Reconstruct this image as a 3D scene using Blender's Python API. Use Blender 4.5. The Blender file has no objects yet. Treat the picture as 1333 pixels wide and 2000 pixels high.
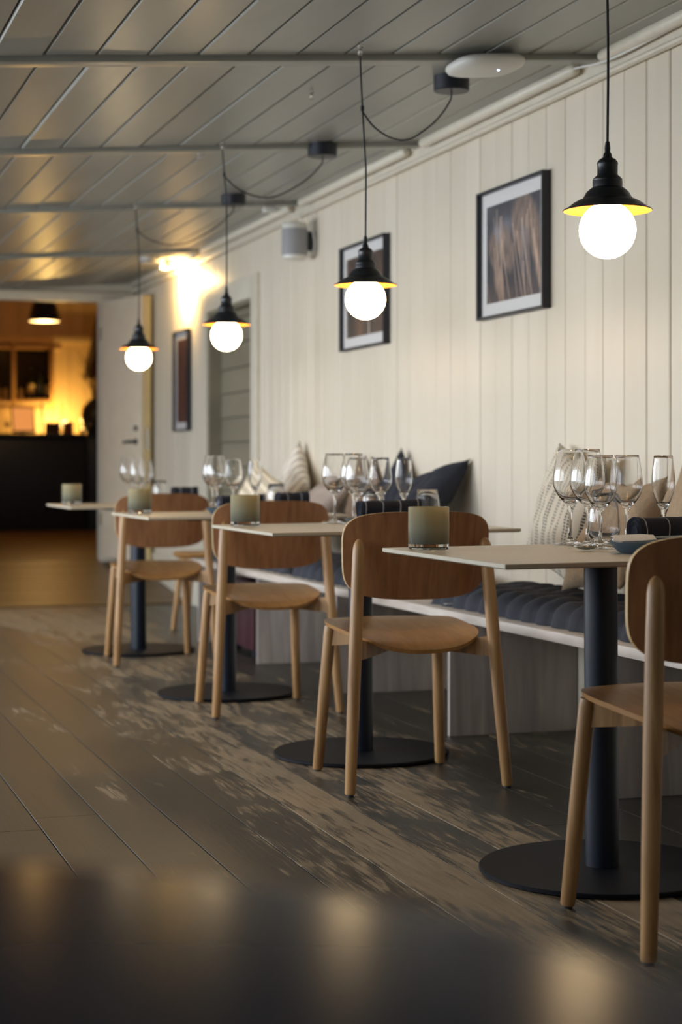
import bpy, bmesh, math, random
from mathutils import Vector, Matrix, noise as mnoise
random.seed(7)
PI = math.pi
scene = bpy.context.scene
COL = scene.collection

# ------------------------------------------------------------------ camera
psi = math.atan(1127 / 3500)
cam = bpy.data.cameras.new('camera')
cam.sensor_fit = 'VERTICAL'; cam.sensor_height = 36.0; cam.sensor_width = 24.0
cam.lens = 63.0
cam.shift_y = -93 / 2000
cam.clip_start = 0.02; cam.clip_end = 100
cam.dof.use_dof = True; cam.dof.focus_distance = 4.45; cam.dof.aperture_fstop = 3.2
co = bpy.data.objects.new('camera', cam); COL.objects.link(co)
co.location = (0, 0, 0.96); co.rotation_euler = (PI / 2, 0, -psi)
scene.camera = co

# ------------------------------------------------------------------ world, daylight, exposure
w = bpy.data.worlds.new('world'); scene.world = w; w.use_nodes = True
w.node_tree.nodes['Background'].inputs[0].default_value = (0.55, 0.68, 0.85, 1)
w.node_tree.nodes['Background'].inputs[1].default_value = 0.25
scene.view_settings.view_transform = 'Standard'
scene.view_settings.look = 'None'
scene.view_settings.exposure = 0.12
scene.view_settings.gamma = 1.0
scene.view_settings.use_curve_mapping = False
scene.cycles.max_bounces = 24; scene.cycles.transmission_bounces = 24
scene.cycles.glossy_bounces = 6; scene.cycles.diffuse_bounces = 5
scene.cycles.transparent_max_bounces = 24
scene.cycles.sample_clamp_indirect = 4.0

WIN = [(0.6, 2.5), (2.7, 4.6), (4.8, 6.7), (6.9, 8.8), (9.0, 10.9), (11.1, 12.8)]     # window openings in the left wall
WZ0, WZ1 = 0.50, 1.80
for i, (y0, y1) in enumerate(WIN):
    L = bpy.data.lights.new('daylight', 'AREA'); L.shape = 'RECTANGLE'
    L.size = y1 - y0 + 0.1; L.size_y = 1.7
    L.energy = [10, 48, 145, 180, 150, 75][i]; L.color = (0.84, 0.91, 1.0)
    o = bpy.data.objects.new('daylight', L); COL.objects.link(o)
    o.location = (-1.85, (y0 + y1) / 2, 1.65)
    o.rotation_euler = (math.radians(66), 0, -PI / 2)
BULB = 24.0

# ------------------------------------------------------------------ materials
def s2l(c):
    return tuple(((v / 255) / 12.92 if v <= 10 else ((v / 255 + 0.055) / 1.055) ** 2.4) for v in c) + (1,)

def new_mat(name):
    m = bpy.data.materials.new(name); m.use_nodes = True
    nt = m.node_tree
    return m, nt, nt.nodes['Principled BSDF']

def setc(b, **k):
    for n, v in k.items():
        b.inputs[n.replace('_', ' ')].default_value = v

def plain(name, rgb, rough=0.5, metal=0.0, coat=0.0, vary=0.06, scale=8, bump=0.0):
    m, nt, b = new_mat(name)
    N, Lk = nt.nodes, nt.links
    c = s2l(rgb)
    tc = N.new('ShaderNodeTexCoord')
    no = N.new('ShaderNodeTexNoise'); no.inputs['Scale'].default_value = scale; no.inputs['Detail'].default_value = 4
    Lk.new(tc.outputs['Object'], no.inputs['Vector'])
    mx = N.new('ShaderNodeMix'); mx.data_type = 'RGBA'
    mx.inputs[6].default_value = tuple(v * (1 - vary * 2) for v in c[:3]) + (1,)
    mx.inputs[7].default_value = tuple(min(1, v * (1 + vary * 2)) for v in c[:3]) + (1,)
    Lk.new(no.outputs['Fac'], mx.inputs[0]); Lk.new(mx.outputs[2], b.inputs['Base Color'])
    setc(b, Roughness=rough, Metallic=metal, Coat_Weight=coat)
    b.inputs['Coat Roughness'].default_value = 0.15
    if bump:
        bp = N.new('ShaderNodeBump'); bp.inputs['Strength'].default_value = bump; bp.inputs['Distance'].default_value = 0.01
        Lk.new(no.outputs['Fac'], bp.inputs['Height']); Lk.new(bp.outputs[0], b.inputs['Normal'])
    return m

def grain(name, c1, c2, scale, rough=0.45, lo=0.3, hi=0.7, detail=6, bump=0.15, coord='Object', rnd=0.0, coat=0.0):
    """streaky wood: noise stretched by `scale`, optional random tone for each object"""
    m, nt, b = new_mat(name); N, Lk = nt.nodes, nt.links
    tc = N.new('ShaderNodeTexCoord'); mp = N.new('ShaderNodeMapping'); mp.inputs['Scale'].default_value = scale
    oi = N.new('ShaderNodeObjectInfo')
    va = N.new('ShaderNodeVectorMath'); va.operation = 'ADD'
    sc = N.new('ShaderNodeMath'); sc.operation = 'MULTIPLY'; sc.inputs[1].default_value = 37.0
    Lk.new(oi.outputs['Random'], sc.inputs[0])
    Lk.new(tc.outputs[coord], mp.inputs['Vector']); Lk.new(mp.outputs[0], va.inputs[0]); Lk.new(sc.outputs[0], va.inputs[1])
    no = N.new('ShaderNodeTexNoise'); no.inputs['Scale'].default_value = 1; no.inputs['Detail'].default_value = detail
    no.inputs['Distortion'].default_value = 0.6
    Lk.new(va.outputs[0], no.inputs['Vector'])
    mr = N.new('ShaderNodeMapRange'); mr.inputs['From Min'].default_value = lo; mr.inputs['From Max'].default_value = hi
    Lk.new(no.outputs['Fac'], mr.inputs['Value'])
    mx = N.new('ShaderNodeMix'); mx.data_type = 'RGBA'; mx.inputs[6].default_value = s2l(c1); mx.inputs[7].default_value = s2l(c2)
    Lk.new(mr.outputs[0], mx.inputs[0])
    out = mx.outputs[2]
    if rnd:
        hs = N.new('ShaderNodeHueSaturation')
        m2 = N.new('ShaderNodeMapRange'); m2.inputs['To Min'].default_value = 1 - rnd; m2.inputs['To Max'].default_value = 1 + rnd
        Lk.new(oi.outputs['Random'], m2.inputs['Value']); Lk.new(m2.outputs[0], hs.inputs['Value']); Lk.new(out, hs.inputs['Color'])
        out = hs.outputs[0]
    Lk.new(out, b.inputs['Base Color'])
    setc(b, Roughness=rough, Coat_Weight=coat)
    if bump:
        bp = N.new('ShaderNodeBump'); bp.inputs['Strength'].default_value = bump; bp.inputs['Distance'].default_value = 0.004
        Lk.new(mr.outputs[0], bp.inputs['Height']); Lk.new(bp.outputs[0], b.inputs['Normal'])
    return m

def glass(name, tint=(1, 1, 1), rough=0.0):
    m, nt, b = new_mat(name)
    setc(b, Roughness=rough, IOR=1.5); b.inputs['Base Color'].default_value = tuple(tint) + (1,)
    b.inputs['Transmission Weight'].default_value = 1.0
    return m

def emit(name, rgb, strength):
    m, nt, b = new_mat(name)
    b.inputs['Emission Color'].default_value = tuple(rgb) + (1,)
    b.inputs['Emission Strength'].default_value = strength
    b.inputs['Base Color'].default_value = (0.8, 0.8, 0.75, 1)
    return m

M = {}
M['wall'] = grain('painted_board', (214, 204, 184), (224, 214, 196), (3, 3, 0.6), rough=0.36, bump=0.08, rnd=0.012)
M['wall_gap'] = plain('wall_gap', (96, 90, 80), 0.9)
M['ceil'] = grain('ceiling_paint', (135, 135, 127), (149, 149, 141), (5, 1.2, 5), rough=0.33, bump=0.10, rnd=0.07)
M['trim'] = plain('trim_paint', (214, 206, 188), 0.38, bump=0.12, scale=14)
M['ceil_gap'] = plain('ceiling_gap', (52, 50, 46), 0.9)
M['door'] = plain('door_paint', (226, 210, 186), 0.4, bump=0.05)
M['door_edge'] = plain('door_edge_paint', (226, 204, 150), 0.4)
M['siding'] = grain('siding_paint', (126, 119, 100), (140, 132, 111), (3, 0.6, 3), rough=0.5, bump=0.1, rnd=0.04)
M['black'] = plain('black_powder_coat', (26, 29, 40), 0.42)
M['black_shade'] = plain('black_lamp_enamel', (30, 32, 36), 0.35)
M['steel_blue'] = plain('blue_black_powder_coat', (12, 22, 36), 0.40)
M['base'] = plain('base_plate_coat', (7, 9, 17), 0.55)
M['base'].node_tree.nodes['Principled BSDF'].inputs['IOR'].default_value = 1.3
M['cord'] = plain('black_cord', (18, 19, 26), 0.6)
M['shade_in'] = plain('shade_inside', (196, 126, 54), 0.35)
M['oak'] = grain('oak', (138, 100, 60), (190, 148, 98), (42, 42, 2.2), rough=0.42, lo=0.28, hi=0.72, rnd=0.05)
M['oak_seat'] = grain('oak_seat_veneer', (146, 104, 58), (174, 128, 76), (45, 3.0, 45), rough=0.34, lo=0.28, hi=0.72, rnd=0.04, bump=0.08)
M['oak_back'] = grain('oak_back_veneer', (124, 82, 51), (160, 112, 73), (50, 50, 2.2), rough=0.40, lo=0.25, hi=0.75, rnd=0.05, bump=0.06)
M['ply_edge'] = grain('ply_edge', (206, 172, 122), (224, 192, 142), (30, 30, 30), rough=0.5, bump=0)
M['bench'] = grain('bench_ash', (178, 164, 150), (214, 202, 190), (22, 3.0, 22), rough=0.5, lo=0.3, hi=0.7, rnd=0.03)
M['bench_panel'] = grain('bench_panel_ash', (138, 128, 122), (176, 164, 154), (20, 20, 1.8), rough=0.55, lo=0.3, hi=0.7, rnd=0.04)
M['laminate'] = plain('table_laminate', (196, 184, 162), 0.36, vary=0.05, scale=90)
M['glass'] = glass('clear_glass')
M['navy'] = plain('navy_cotton', (54, 55, 62), 0.92, vary=0.1, scale=60, bump=0.3)
M['napkin'] = None
M['navy_linen'] = plain('navy_linen', (38, 41, 52), 0.95, vary=0.12, scale=90, bump=0.4)
M['beige'] = plain('beige_linen', (166, 142, 114), 0.95, vary=0.1, scale=70, bump=0.4)
M['brown_linen'] = plain('brown_linen', (120, 98, 78), 0.95, vary=0.1, scale=70, bump=0.4)
M['mauve'] = plain('mauve_grey_linen', (172, 156, 144), 0.95, vary=0.06, scale=70, bump=0.3)
M['mat_card'] = plain('mat_card', (222, 220, 218), 0.8, vary=0.01)
M['frame'] = plain('frame_black', (24, 25, 36), 0.4)
M['white_plastic'] = plain('white_plastic', (216, 214, 206), 0.4, vary=0.02)
M['grille'] = plain('speaker_grille', (150, 150, 152), 0.7, vary=0.15, scale=220)
M['plate'] = plain('blue_stoneware', (62, 80, 92), 0.45, vary=0.12, scale=120, bump=0.1)
M['steel'] = plain('cutlery_steel', (200, 198, 192), 0.16, metal=1.0, vary=0.02)
M['ivory'] = plain('knife_blade_satin', (236, 238, 242), 0.5, metal=0.0, vary=0.05, scale=60)
M['red_box'] = plain('dark_red_paint', (58, 16, 24), 0.6)
M['glide'] = plain('glide_plastic', (40, 38, 38), 0.5)
M['led'] = emit('blue_led', (0.45, 0.6, 1.0), 14)
M['bulb'] = emit('opal_bulb', (1.0, 0.74, 0.40), BULB)
M['clear_hook'] = glass('clear_plastic')

def fresnel_pane(name, tint=(1, 1, 1), ior=1.5):
    """thin pane: transparent with fresnel reflection"""
    m = bpy.data.materials.new(name); m.use_nodes = True
    N, Lk = m.node_tree.nodes, m.node_tree.links
    N.clear()
    out = N.new('ShaderNodeOutputMaterial'); mx = N.new('ShaderNodeMixShader')
    lw_ = N.new('ShaderNodeLayerWeight'); lw_.inputs[0].default_value = 0.5
    pw_ = N.new('ShaderNodeMath'); pw_.operation = 'POWER'; pw_.inputs[1].default_value = 5.0
    fr = N.new('ShaderNodeMath'); fr.operation = 'MULTIPLY_ADD'; fr.inputs[1].default_value = 0.5; fr.inputs[2].default_value = 0.02
    Lk.new(lw_.outputs['Facing'], pw_.inputs[0]); Lk.new(pw_.outputs[0], fr.inputs[0])
    tr = N.new('ShaderNodeBsdfTransparent'); tr.inputs[0].default_value = tuple(tint) + (1,)
    gl = N.new('ShaderNodeBsdfGlossy'); gl.inputs['Roughness'].default_value = 0.03
    Lk.new(fr.outputs[0], mx.inputs[0]); Lk.new(tr.outputs[0], mx.inputs[1]); Lk.new(gl.outputs[0], mx.inputs[2])
    Lk.new(mx.outputs[0], out.inputs[0])
    return m
M['pane'] = fresnel_pane('picture_glazing')
M['thin_glass'] = fresnel_pane('thin_clear_glass', (0.965, 0.965, 0.96))

def floor_mat():
    m, nt, b = new_mat('worn_floor'); N, Lk = nt.nodes, nt.links
    geo = N.new('ShaderNodeNewGeometry'); oi = N.new('ShaderNodeObjectInfo')
    def noise(scale, detail, rough=0.6, dist=0.3):
        mp = N.new('ShaderNodeMapping'); mp.inputs['Scale'].default_value = scale
        Lk.new(geo.outputs['Position'], mp.inputs['Vector'])
        n = N.new('ShaderNodeTexNoise'); n.inputs['Scale'].default_value = 1; n.inputs['Detail'].default_value = detail
        n.inputs['Roughness'].default_value = rough; n.inputs['Distortion'].default_value = dist
        Lk.new(mp.outputs[0], n.inputs['Vector']); return n.outputs['Fac']
    def math_(op, a, b_, clamp=False):
        x = N.new('ShaderNodeMath'); x.operation = op; x.use_clamp = clamp
        for i, v in enumerate((a, b_)):
            if isinstance(v, (int, float)): x.inputs[i].default_value = v
            else: Lk.new(v, x.inputs[i])
        return x.outputs[0]
    fine = noise((70, 5.0, 1), 8, 0.72)         # scratchy streaks along the boards
    mid = noise((12, 2.0, 1), 7, 0.72, 0.25)     # worn patches
    big = noise((1.1, 0.8, 1), 3)
    sep = N.new('ShaderNodeSeparateXYZ'); Lk.new(geo.outputs['Position'], sep.inputs[0])
    # wear is heaviest on the strip where the chairs stand
    rb_ = math_('MULTIPLY', math_('SUBTRACT', oi.outputs['Random'], 0.5), 0.14)
    cx = math_('ABSOLUTE', math_('SUBTRACT', sep.outputs['X'], 1.70), 0)
    lane = math_('SUBTRACT', 0.14, math_('MULTIPLY', cx, 0.28))
    lane = math_('MAXIMUM', lane, -0.16)
    v = math_('ADD', math_('MULTIPLY', mid, 0.66), math_('MULTIPLY', fine, 0.62))
    v = math_('ADD', v, math_('MULTIPLY', big, 0.5))
    v = math_('ADD', math_('ADD', v, lane), rb_)
    mr = N.new('ShaderNodeMapRange'); mr.inputs['From Min'].default_value = 0.93; mr.inputs['From Max'].default_value = 1.03
    Lk.new(v, mr.inputs['Value'])
    paint = N.new('ShaderNodeMix'); paint.data_type = 'RGBA'
    paint.inputs[6].default_value = s2l((40, 40, 37)); paint.inputs[7].default_value = s2l((66, 59, 47))
    Lk.new(math_('ADD', math_('MULTIPLY', big, 0.7), math_('MULTIPLY', oi.outputs['Random'], 0.35)), paint.inputs[0])
    wood = N.new('ShaderNodeMix'); wood.data_type = 'RGBA'
    wood.inputs[6].default_value = s2l((88, 72, 54)); wood.inputs[7].default_value = s2l((176, 150, 116))
    Lk.new(fine, wood.inputs[0])
    mx = N.new('ShaderNodeMix'); mx.data_type = 'RGBA'
    Lk.new(mr.outputs[0], mx.inputs[0]); Lk.new(paint.outputs[2], mx.inputs[6]); Lk.new(wood.outputs[2], mx.inputs[7])
    Lk.new(mx.outputs[2], b.inputs['Base Color'])
    rr = N.new('ShaderNodeMapRange'); rr.inputs['To Min'].default_value = 0.36; rr.inputs['To Max'].default_value = 0.6
    Lk.new(mr.outputs[0], rr.inputs['Value']); Lk.new(rr.outputs[0], b.inputs['Roughness'])
    bp = N.new('ShaderNodeBump'); bp.inputs['Strength'].default_value = 0.25; bp.inputs['Distance'].default_value = 0.004
    Lk.new(fine, bp.inputs['Height']); Lk.new(bp.outputs[0], b.inputs['Normal'])
    return m
M['floor'] = floor_mat()
M['floor_gap'] = plain('floor_gap', (20, 18, 15), 0.9)
M['ramp'] = grain('ramp_plank', (76, 56, 27), (112, 84, 42), (2, 30, 30), rough=0.4, rnd=0.06)

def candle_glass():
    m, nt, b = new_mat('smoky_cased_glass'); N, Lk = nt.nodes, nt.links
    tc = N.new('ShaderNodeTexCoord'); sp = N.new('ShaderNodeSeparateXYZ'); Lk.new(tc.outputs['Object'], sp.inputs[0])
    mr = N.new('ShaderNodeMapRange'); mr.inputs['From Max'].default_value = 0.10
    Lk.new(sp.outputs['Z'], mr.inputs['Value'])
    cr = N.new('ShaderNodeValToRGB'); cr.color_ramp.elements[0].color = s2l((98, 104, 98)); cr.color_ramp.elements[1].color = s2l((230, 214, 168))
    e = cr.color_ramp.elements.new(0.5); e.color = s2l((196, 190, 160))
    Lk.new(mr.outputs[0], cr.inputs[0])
    out = N['Material Output']
    tl = N.new('ShaderNodeBsdfTranslucent'); df = N.new('ShaderNodeBsdfDiffuse'); gl = N.new('ShaderNodeBsdfGlossy')
    tp = N.new('ShaderNodeBsdfTransparent')
    gl.inputs['Roughness'].default_value = 0.05
    for n in (tl, df, tp): Lk.new(cr.outputs[0], n.inputs['Color'])
    m1 = N.new('ShaderNodeMixShader'); m1.inputs[0].default_value = 0.45
    Lk.new(tl.outputs[0], m1.inputs[1]); Lk.new(df.outputs[0], m1.inputs[2])
    m3 = N.new('ShaderNodeMixShader'); m3.inputs[0].default_value = 0.20
    Lk.new(m1.outputs[0], m3.inputs[1]); Lk.new(tp.outputs[0], m3.inputs[2])
    fr = N.new('ShaderNodeFresnel'); fr.inputs[0].default_value = 1.6
    m2 = N.new('ShaderNodeMixShader'); Lk.new(fr.outputs[0], m2.inputs[0])
    Lk.new(m3.outputs[0], m2.inputs[1]); Lk.new(gl.outputs[0], m2.inputs[2]); Lk.new(m2.outputs[0], out.inputs[0])
    N.remove(b)
    return m
M['candle'] = candle_glass()

def stripe_fabric(name, base, dark, period, width, axis=0, dash=0.0, second=None, bend=0.0):
    """woven stripes across object axis, optionally dashed along the other"""
    m, nt, b = new_mat(name); N, Lk = nt.nodes, nt.links
    tc = N.new('ShaderNodeTexCoord'); sp = N.new('ShaderNodeSeparateXYZ'); Lk.new(tc.outputs['Object'], sp.inputs[0])
    ax = ['X', 'Y', 'Z']
    def mth(op, a, b_):
        x = N.new('ShaderNodeMath'); x.operation = op
        for i, v in enumerate((a, b_)):
            if isinstance(v, (int, float)): x.inputs[i].default_value = v
            else: Lk.new(v, x.inputs[i])
        return x.outputs[0]
    no = N.new('ShaderNodeTexNoise'); no.inputs['Scale'].default_value = 5
    Lk.new(tc.outputs['Object'], no.inputs['Vector'])
    u = mth('ADD', sp.outputs[ax[axis]], mth('MULTIPLY', no.outputs['Fac'], 0.03 + bend))
    v = sp.outputs['Z' if axis == 0 else 'X']
    f = mth('PINGPONG', mth('ADD', u, 10.0), period / 2)
    line = mth('LESS_THAN', f, width / 2)
    if second is not None:
        f2 = mth('PINGPONG', mth('ADD', u, 10.0 + second), period / 2)
        line = mth('MAXIMUM', line, mth('LESS_THAN', f2, width / 2))
    if dash:
        d = mth('PINGPONG', mth('ADD', v, 10.0), dash / 2)
        line = mth('MULTIPLY', line, mth('LESS_THAN', d, dash * 0.30))
    mx = N.new('ShaderNodeMix'); mx.data_type = 'RGBA'; mx.inputs[6].default_value = s2l(base); mx.inputs[7].default_value = s2l(dark)
    Lk.new(line, mx.inputs[0]); Lk.new(mx.outputs[2], b.inputs['Base Color'])
    setc(b, Roughness=0.95)
    wv = N.new('ShaderNodeTexNoise'); wv.inputs['Scale'].default_value = 160; Lk.new(tc.outputs['Object'], wv.inputs['Vector'])
    bp = N.new('ShaderNodeBump'); bp.inputs['Strength'].default_value = 0.25; bp.inputs['Distance'].default_value = 0.004
    Lk.new(wv.outputs['Fac'], bp.inputs['Height']); Lk.new(bp.outputs[0], b.inputs['Normal'])
    return m
M['stripe_dash'] = stripe_fabric('cream_dashed_stripe', (226, 216, 196), (44, 42, 48), 0.048, 0.006, 0, dash=0.011, second=0.012)
M['stripe_grey'] = stripe_fabric('white_grey_stripe', (238, 230, 216), (150, 138, 126), 0.056, 0.008, 0, second=0.016)
M['stripe_thin'] = stripe_fabric('cream_thin_stripe', (232, 220, 196), (140, 122, 98), 0.05, 0.006, 2, second=0.014)

def napkin_mat():
    m = stripe_fabric('navy_check_cloth', (22, 24, 36), (150, 154, 164), 0.062, 0.003, 0)
    return m
M['napkin'] = napkin_mat()

# ------------------------------------------------------------------ mesh helpers
class MB:
    def __init__(self): self.v = []; self.f = []; self.mi = []
    def add(self, vs, fs, mi=0):
        n = len(self.v); self.v += [tuple(p) for p in vs]
        for f in fs: self.f.append(tuple(i + n for i in f)); self.mi.append(mi)
        return self
    def box(self, x0, x1, y0, y1, z0, z1, mi=0, M_=None):
        p = [(x0, y0, z0), (x1, y0, z0), (x1, y1, z0), (x0, y1, z0), (x0, y0, z1), (x1, y0, z1), (x1, y1, z1), (x0, y1, z1)]
        if M_: p = [M_ @ Vector(q) for q in p]
        return self.add(p, [(0, 3, 2, 1), (4, 5, 6, 7), (0, 1, 5, 4), (1, 2, 6, 5), (2, 3, 7, 6), (3, 0, 4, 7)], mi)
    def prism(self, pts, axis, a, b, mi=0):
        """polygon pts (2-D) extruded along axis from a to b"""
        n = len(pts)
        def mk(p, t): return {0: (t, p[0], p[1]), 1: (p[0], t, p[1]), 2: (p[0], p[1], t)}[axis]
        vs = [mk(p, a) for p in pts] + [mk(p, b) for p in pts]
        fs = [tuple(range(n))[::-1], tuple(range(n, 2 * n))] + [(i, (i + 1) % n, n + (i + 1) % n, n + i) for i in range(n)]
        return self.add(vs, fs, mi)
    def lathe(self, prof, seg=28, c=(0, 0, 0), mi=0, closed=False):
        """(r, z) profile revolved about z; r=0 ends become a pole"""
        base = len(self.v); rings = []
        for r, z in prof:
            if r < 1e-6:
                rings.append([len(self.v)]); self.v.append((c[0], c[1], c[2] + z))
            else:
                rings.append([len(self.v) + k for k in range(seg)])
                for k in range(seg):
                    a = 2 * PI * k / seg; self.v.append((c[0] + r * math.cos(a), c[1] + r * math.sin(a), c[2] + z))
        pairs = list(zip(rings, rings[1:])) + ([(rings[-1], rings[0])] if closed else [])
        for A, B in pairs:
            for k in range(seg):
                k2 = (k + 1) % seg
                if len(A) == 1 and len(B) == 1: continue
                if len(A) == 1: self.f.append((A[0], B[k2], B[k]))
                elif len(B) == 1: self.f.append((A[k], A[k2], B[0]))
                else: self.f.append((A[k], A[k2], B[k2], B[k]))
                self.mi.append(mi)
        return self
    def tube(self, pts, rad, seg=8, caps=True, mi=0):
        """swept circle through pts; rad a number or one per point"""
        pts = [Vector(p) for p in pts]; n = len(pts)
        rad = [rad] * n if isinstance(rad, (int, float)) else rad
        up = None; rings = []
        for i, p in enumerate(pts):
            t = (pts[min(i + 1, n - 1)] - pts[max(i - 1, 0)]).normalized()
            if up is None:
                up = Vector((0, 0, 1)) if abs(t.z) < 0.9 else Vector((1, 0, 0))
            s = t.cross(up).normalized(); up = s.cross(t).normalized()
            b0 = len(self.v)
            for k in range(seg):
                a = 2 * PI * k / seg
                self.v.append(tuple(p + (s * math.cos(a) + up * math.sin(a)) * rad[i]))
            rings.append([b0 + k for k in range(seg)])
        for A, B in zip(rings, rings[1:]):
            for k in range(seg):
                k2 = (k + 1) % seg; self.f.append((A[k], A[k2], B[k2], B[k])); self.mi.append(mi)
        if caps:
            self.f.append(tuple(rings[0][::-1])); self.f.append(tuple(rings[-1])); self.mi += [mi, mi]
        return self
    def mesh(self, name, mats, smooth=True, angle=38, bevel=0.0):
        me = bpy.data.meshes.new(name); me.from_pydata(self.v, [], self.f)
        for m in (mats if isinstance(mats, (list, tuple)) else [mats]): me.materials.append(m)
        for p, i in zip(me.polygons, self.mi): p.material_index = i
        bm = bmesh.new(); bm.from_mesh(me)
        bmesh.ops.recalc_face_normals(bm, faces=bm.faces)
        if bevel:
            es = [e for e in bm.edges if len(e.link_faces) == 2 and e.calc_face_angle(0) > 0.6]
            bmesh.ops.bevel(bm, geom=es, offset=bevel, segments=2, profile=0.6, affect='EDGES')
        bm.to_mesh(me); bm.free()
        if smooth:
            me.shade_smooth(); me.set_sharp_from_angle(angle=math.radians(angle))
        return me
    def build(self, name, mats, parent=None, loc=(0, 0, 0), **k):
        return link(name, self.mesh(name, mats, **k), parent, loc)

def link(name, me, parent=None, loc=(0, 0, 0)):
    o = bpy.data.objects.new(name, me); COL.objects.link(o); o.location = loc
    if parent: o.parent = parent
    return o
def tag(o, label, cat, group=None):
    o['label'] = label; o['category'] = cat
    if group: o['group'] = group
    return o
def thing(name, label, cat, loc=(0, 0, 0), rz=0.0, group=None):
    o = bpy.data.objects.new(name, None); COL.objects.link(o); o.empty_display_size = 0.1
    o.location = loc; o.rotation_euler = (0, 0, rz)
    return tag(o, label, cat, group)
def struct(o): o['kind'] = 'structure'; return o
def dup(root, loc, label, rz=None):
    def cp(o, par):
        c = o.copy(); COL.objects.link(c)
        if par: c.parent = par
        for ch in list(o.children): cp(ch, c)
        return c
    r = cp(root, None); r.location = loc; r['label'] = label
    if rz is not None: r.rotation_euler = (0, 0, rz)
    return r
def smoothpath(pts, n=8):
    """Catmull-Rom through points"""
    P = [Vector(p) for p in pts]; P = [P[0] * 2 - P[1]] + P + [P[-1] * 2 - P[-2]]
    out = []
    for i in range(1, len(P) - 2):
        a, b, c, d = P[i - 1:i + 3]
        for k in range(n):
            t = k / n
            out.append(0.5 * ((2 * b) + (c - a) * t + (2 * a - 5 * b + 4 * c - d) * t * t + (3 * b - a - 3 * c + d) * t ** 3))
    out.append(P[-2]); return out

# ------------------------------------------------------------------ room: sizes
XW, XL = 2.80, -1.30          # right wall face, left wall face
YN, YF = -1.6, 14.0           # near wall, far wall
SL = 0.073                    # the ceiling falls to the left by this slope
ZC = 2.385
def zceil(x): return ZC - SL * (XW - x)

# floor: dark bed with separate boards
fl = struct(MB().box(XL - .1, XW + .2, YN - .1, 12.1, -0.12, -0.022).build('floor', M['floor_gap']))
x = 1.045 - 0.175 * 14
k = 0
while x < XW + 0.02:
    y = YN + random.uniform(0, 1.5) - 1.5
    while y < 12.06:
        L_ = random.uniform(3.0, 4.8); y0 = max(y, YN); y1 = min(y + L_, 12.06)
        if y1 > y0 + 0.05:
            g = 0.0016; dz = random.uniform(-0.0008, 0.0); c = 0.0008
            a, b_ = x + g, min(x + 0.175 - g, XW + 0.03)
            if b_ - a > 0.03:
                prof = [(a, -0.022), (b_, -0.022), (b_, dz - c), (b_ - c, dz), (a + c, dz), (a, dz - c)]
                MB().prism(prof, 1, y0 + 0.001, y1 - 0.001).build('board', M['floor'], fl, smooth=False)
        y += L_
    x += 0.175
# ramp of cross-laid planks up to the doorway
rp = struct(MB().add([(XL, 12.06, -0.1), (XW, 12.06, -0.1), (XW, YF + .2, -0.1), (XL, YF + .2, -0.1),
                      (XL, 12.06, -0.03), (XW, 12.06, -0.03), (XW, YF + .2, 0.18), (XL, YF + .2, 0.18)],
                     [(0, 3, 2, 1), (4, 5, 6, 7), (0, 1, 5, 4), (1, 2, 6, 5), (2, 3, 7, 6), (3, 0, 4, 7)]).build('trim_1', M['floor_gap'], smooth=False))
rs = math.atan2(0.21, 2.14)
for i in range(15):
    p = MB().box(XL, XW - 0.02, 0.002, 0.14, -0.024, random.uniform(-0.001, 0.001)).build('plank', M['ramp'], rp, (0, 12.07 + i * 0.1415 * math.cos(rs), 0.008 + i * 0.1415 * math.sin(rs)), smooth=False, bevel=0.002)
    p.rotation_euler = (rs, 0, 0)

# right wall: core with a doorway hole, then vertical boards
DY0, DY1, DZ = 10.40, 11.56, 1.97
wr = struct(MB().box(XW + .02, XW + .2, YN, DY0, -0.1, 2.6).box(XW + .02, XW + .2, DY1, YF + .1, -0.1, 2.6)
            .box(XW + .02, XW + .2, DY0, DY1, DZ, 2.6).box(XW + .12, XW + .2, DY0, DY1, -0.1, DZ).build('wall_right', M['wall_gap'], smooth=False))
seams = [5.209, 5.372, 5.533, 5.698, 5.842, 6.010, 6.177, 6.338, 6.502, 6.662, 6.830, 6.993, 7.164, 7.330, 7.503]
while seams[-1] < 9.1: seams.append(seams[-1] + random.uniform(.155, .18))
seams.append(9.254); seams.append(9.43); seams.append(9.60); seams.append(9.776)
while seams[-1] < DY0 - .2: seams.append(seams[-1] + random.uniform(.155, .18))
seams.append(DY0)
n_ = 7
for i in range(1, n_): seams.append(DY0 + (DY1 - DY0) * i / n_)
seams.append(DY1)
while seams[-1] < YF - .2: seams.append(seams[-1] + random.uniform(.155, .18))
seams.append(YF)
while seams[0] > YN: seams.insert(0, seams[0] - random.uniform(.155, .178))
for a, b_ in zip(seams, seams[1:]):
    g = random.choice([0.0014, 0.0018, 0.003]); c = 0.0035; xo = XW + random.uniform(-0.0015, 0.0015)
    z0 = DZ if (a >= DY0 - .001 and b_ <= DY1 + .001) else 0.0
    prof = [(XW + .02, a + g), (XW + .02, b_ - g), (xo + c, b_ - g), (xo, b_ - g - c), (xo, a + g + c), (xo + c, a + g)]
    MB().prism(prof, 2, z0, 2.42).build('board', M['wall'], wr, smooth=False)
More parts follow.
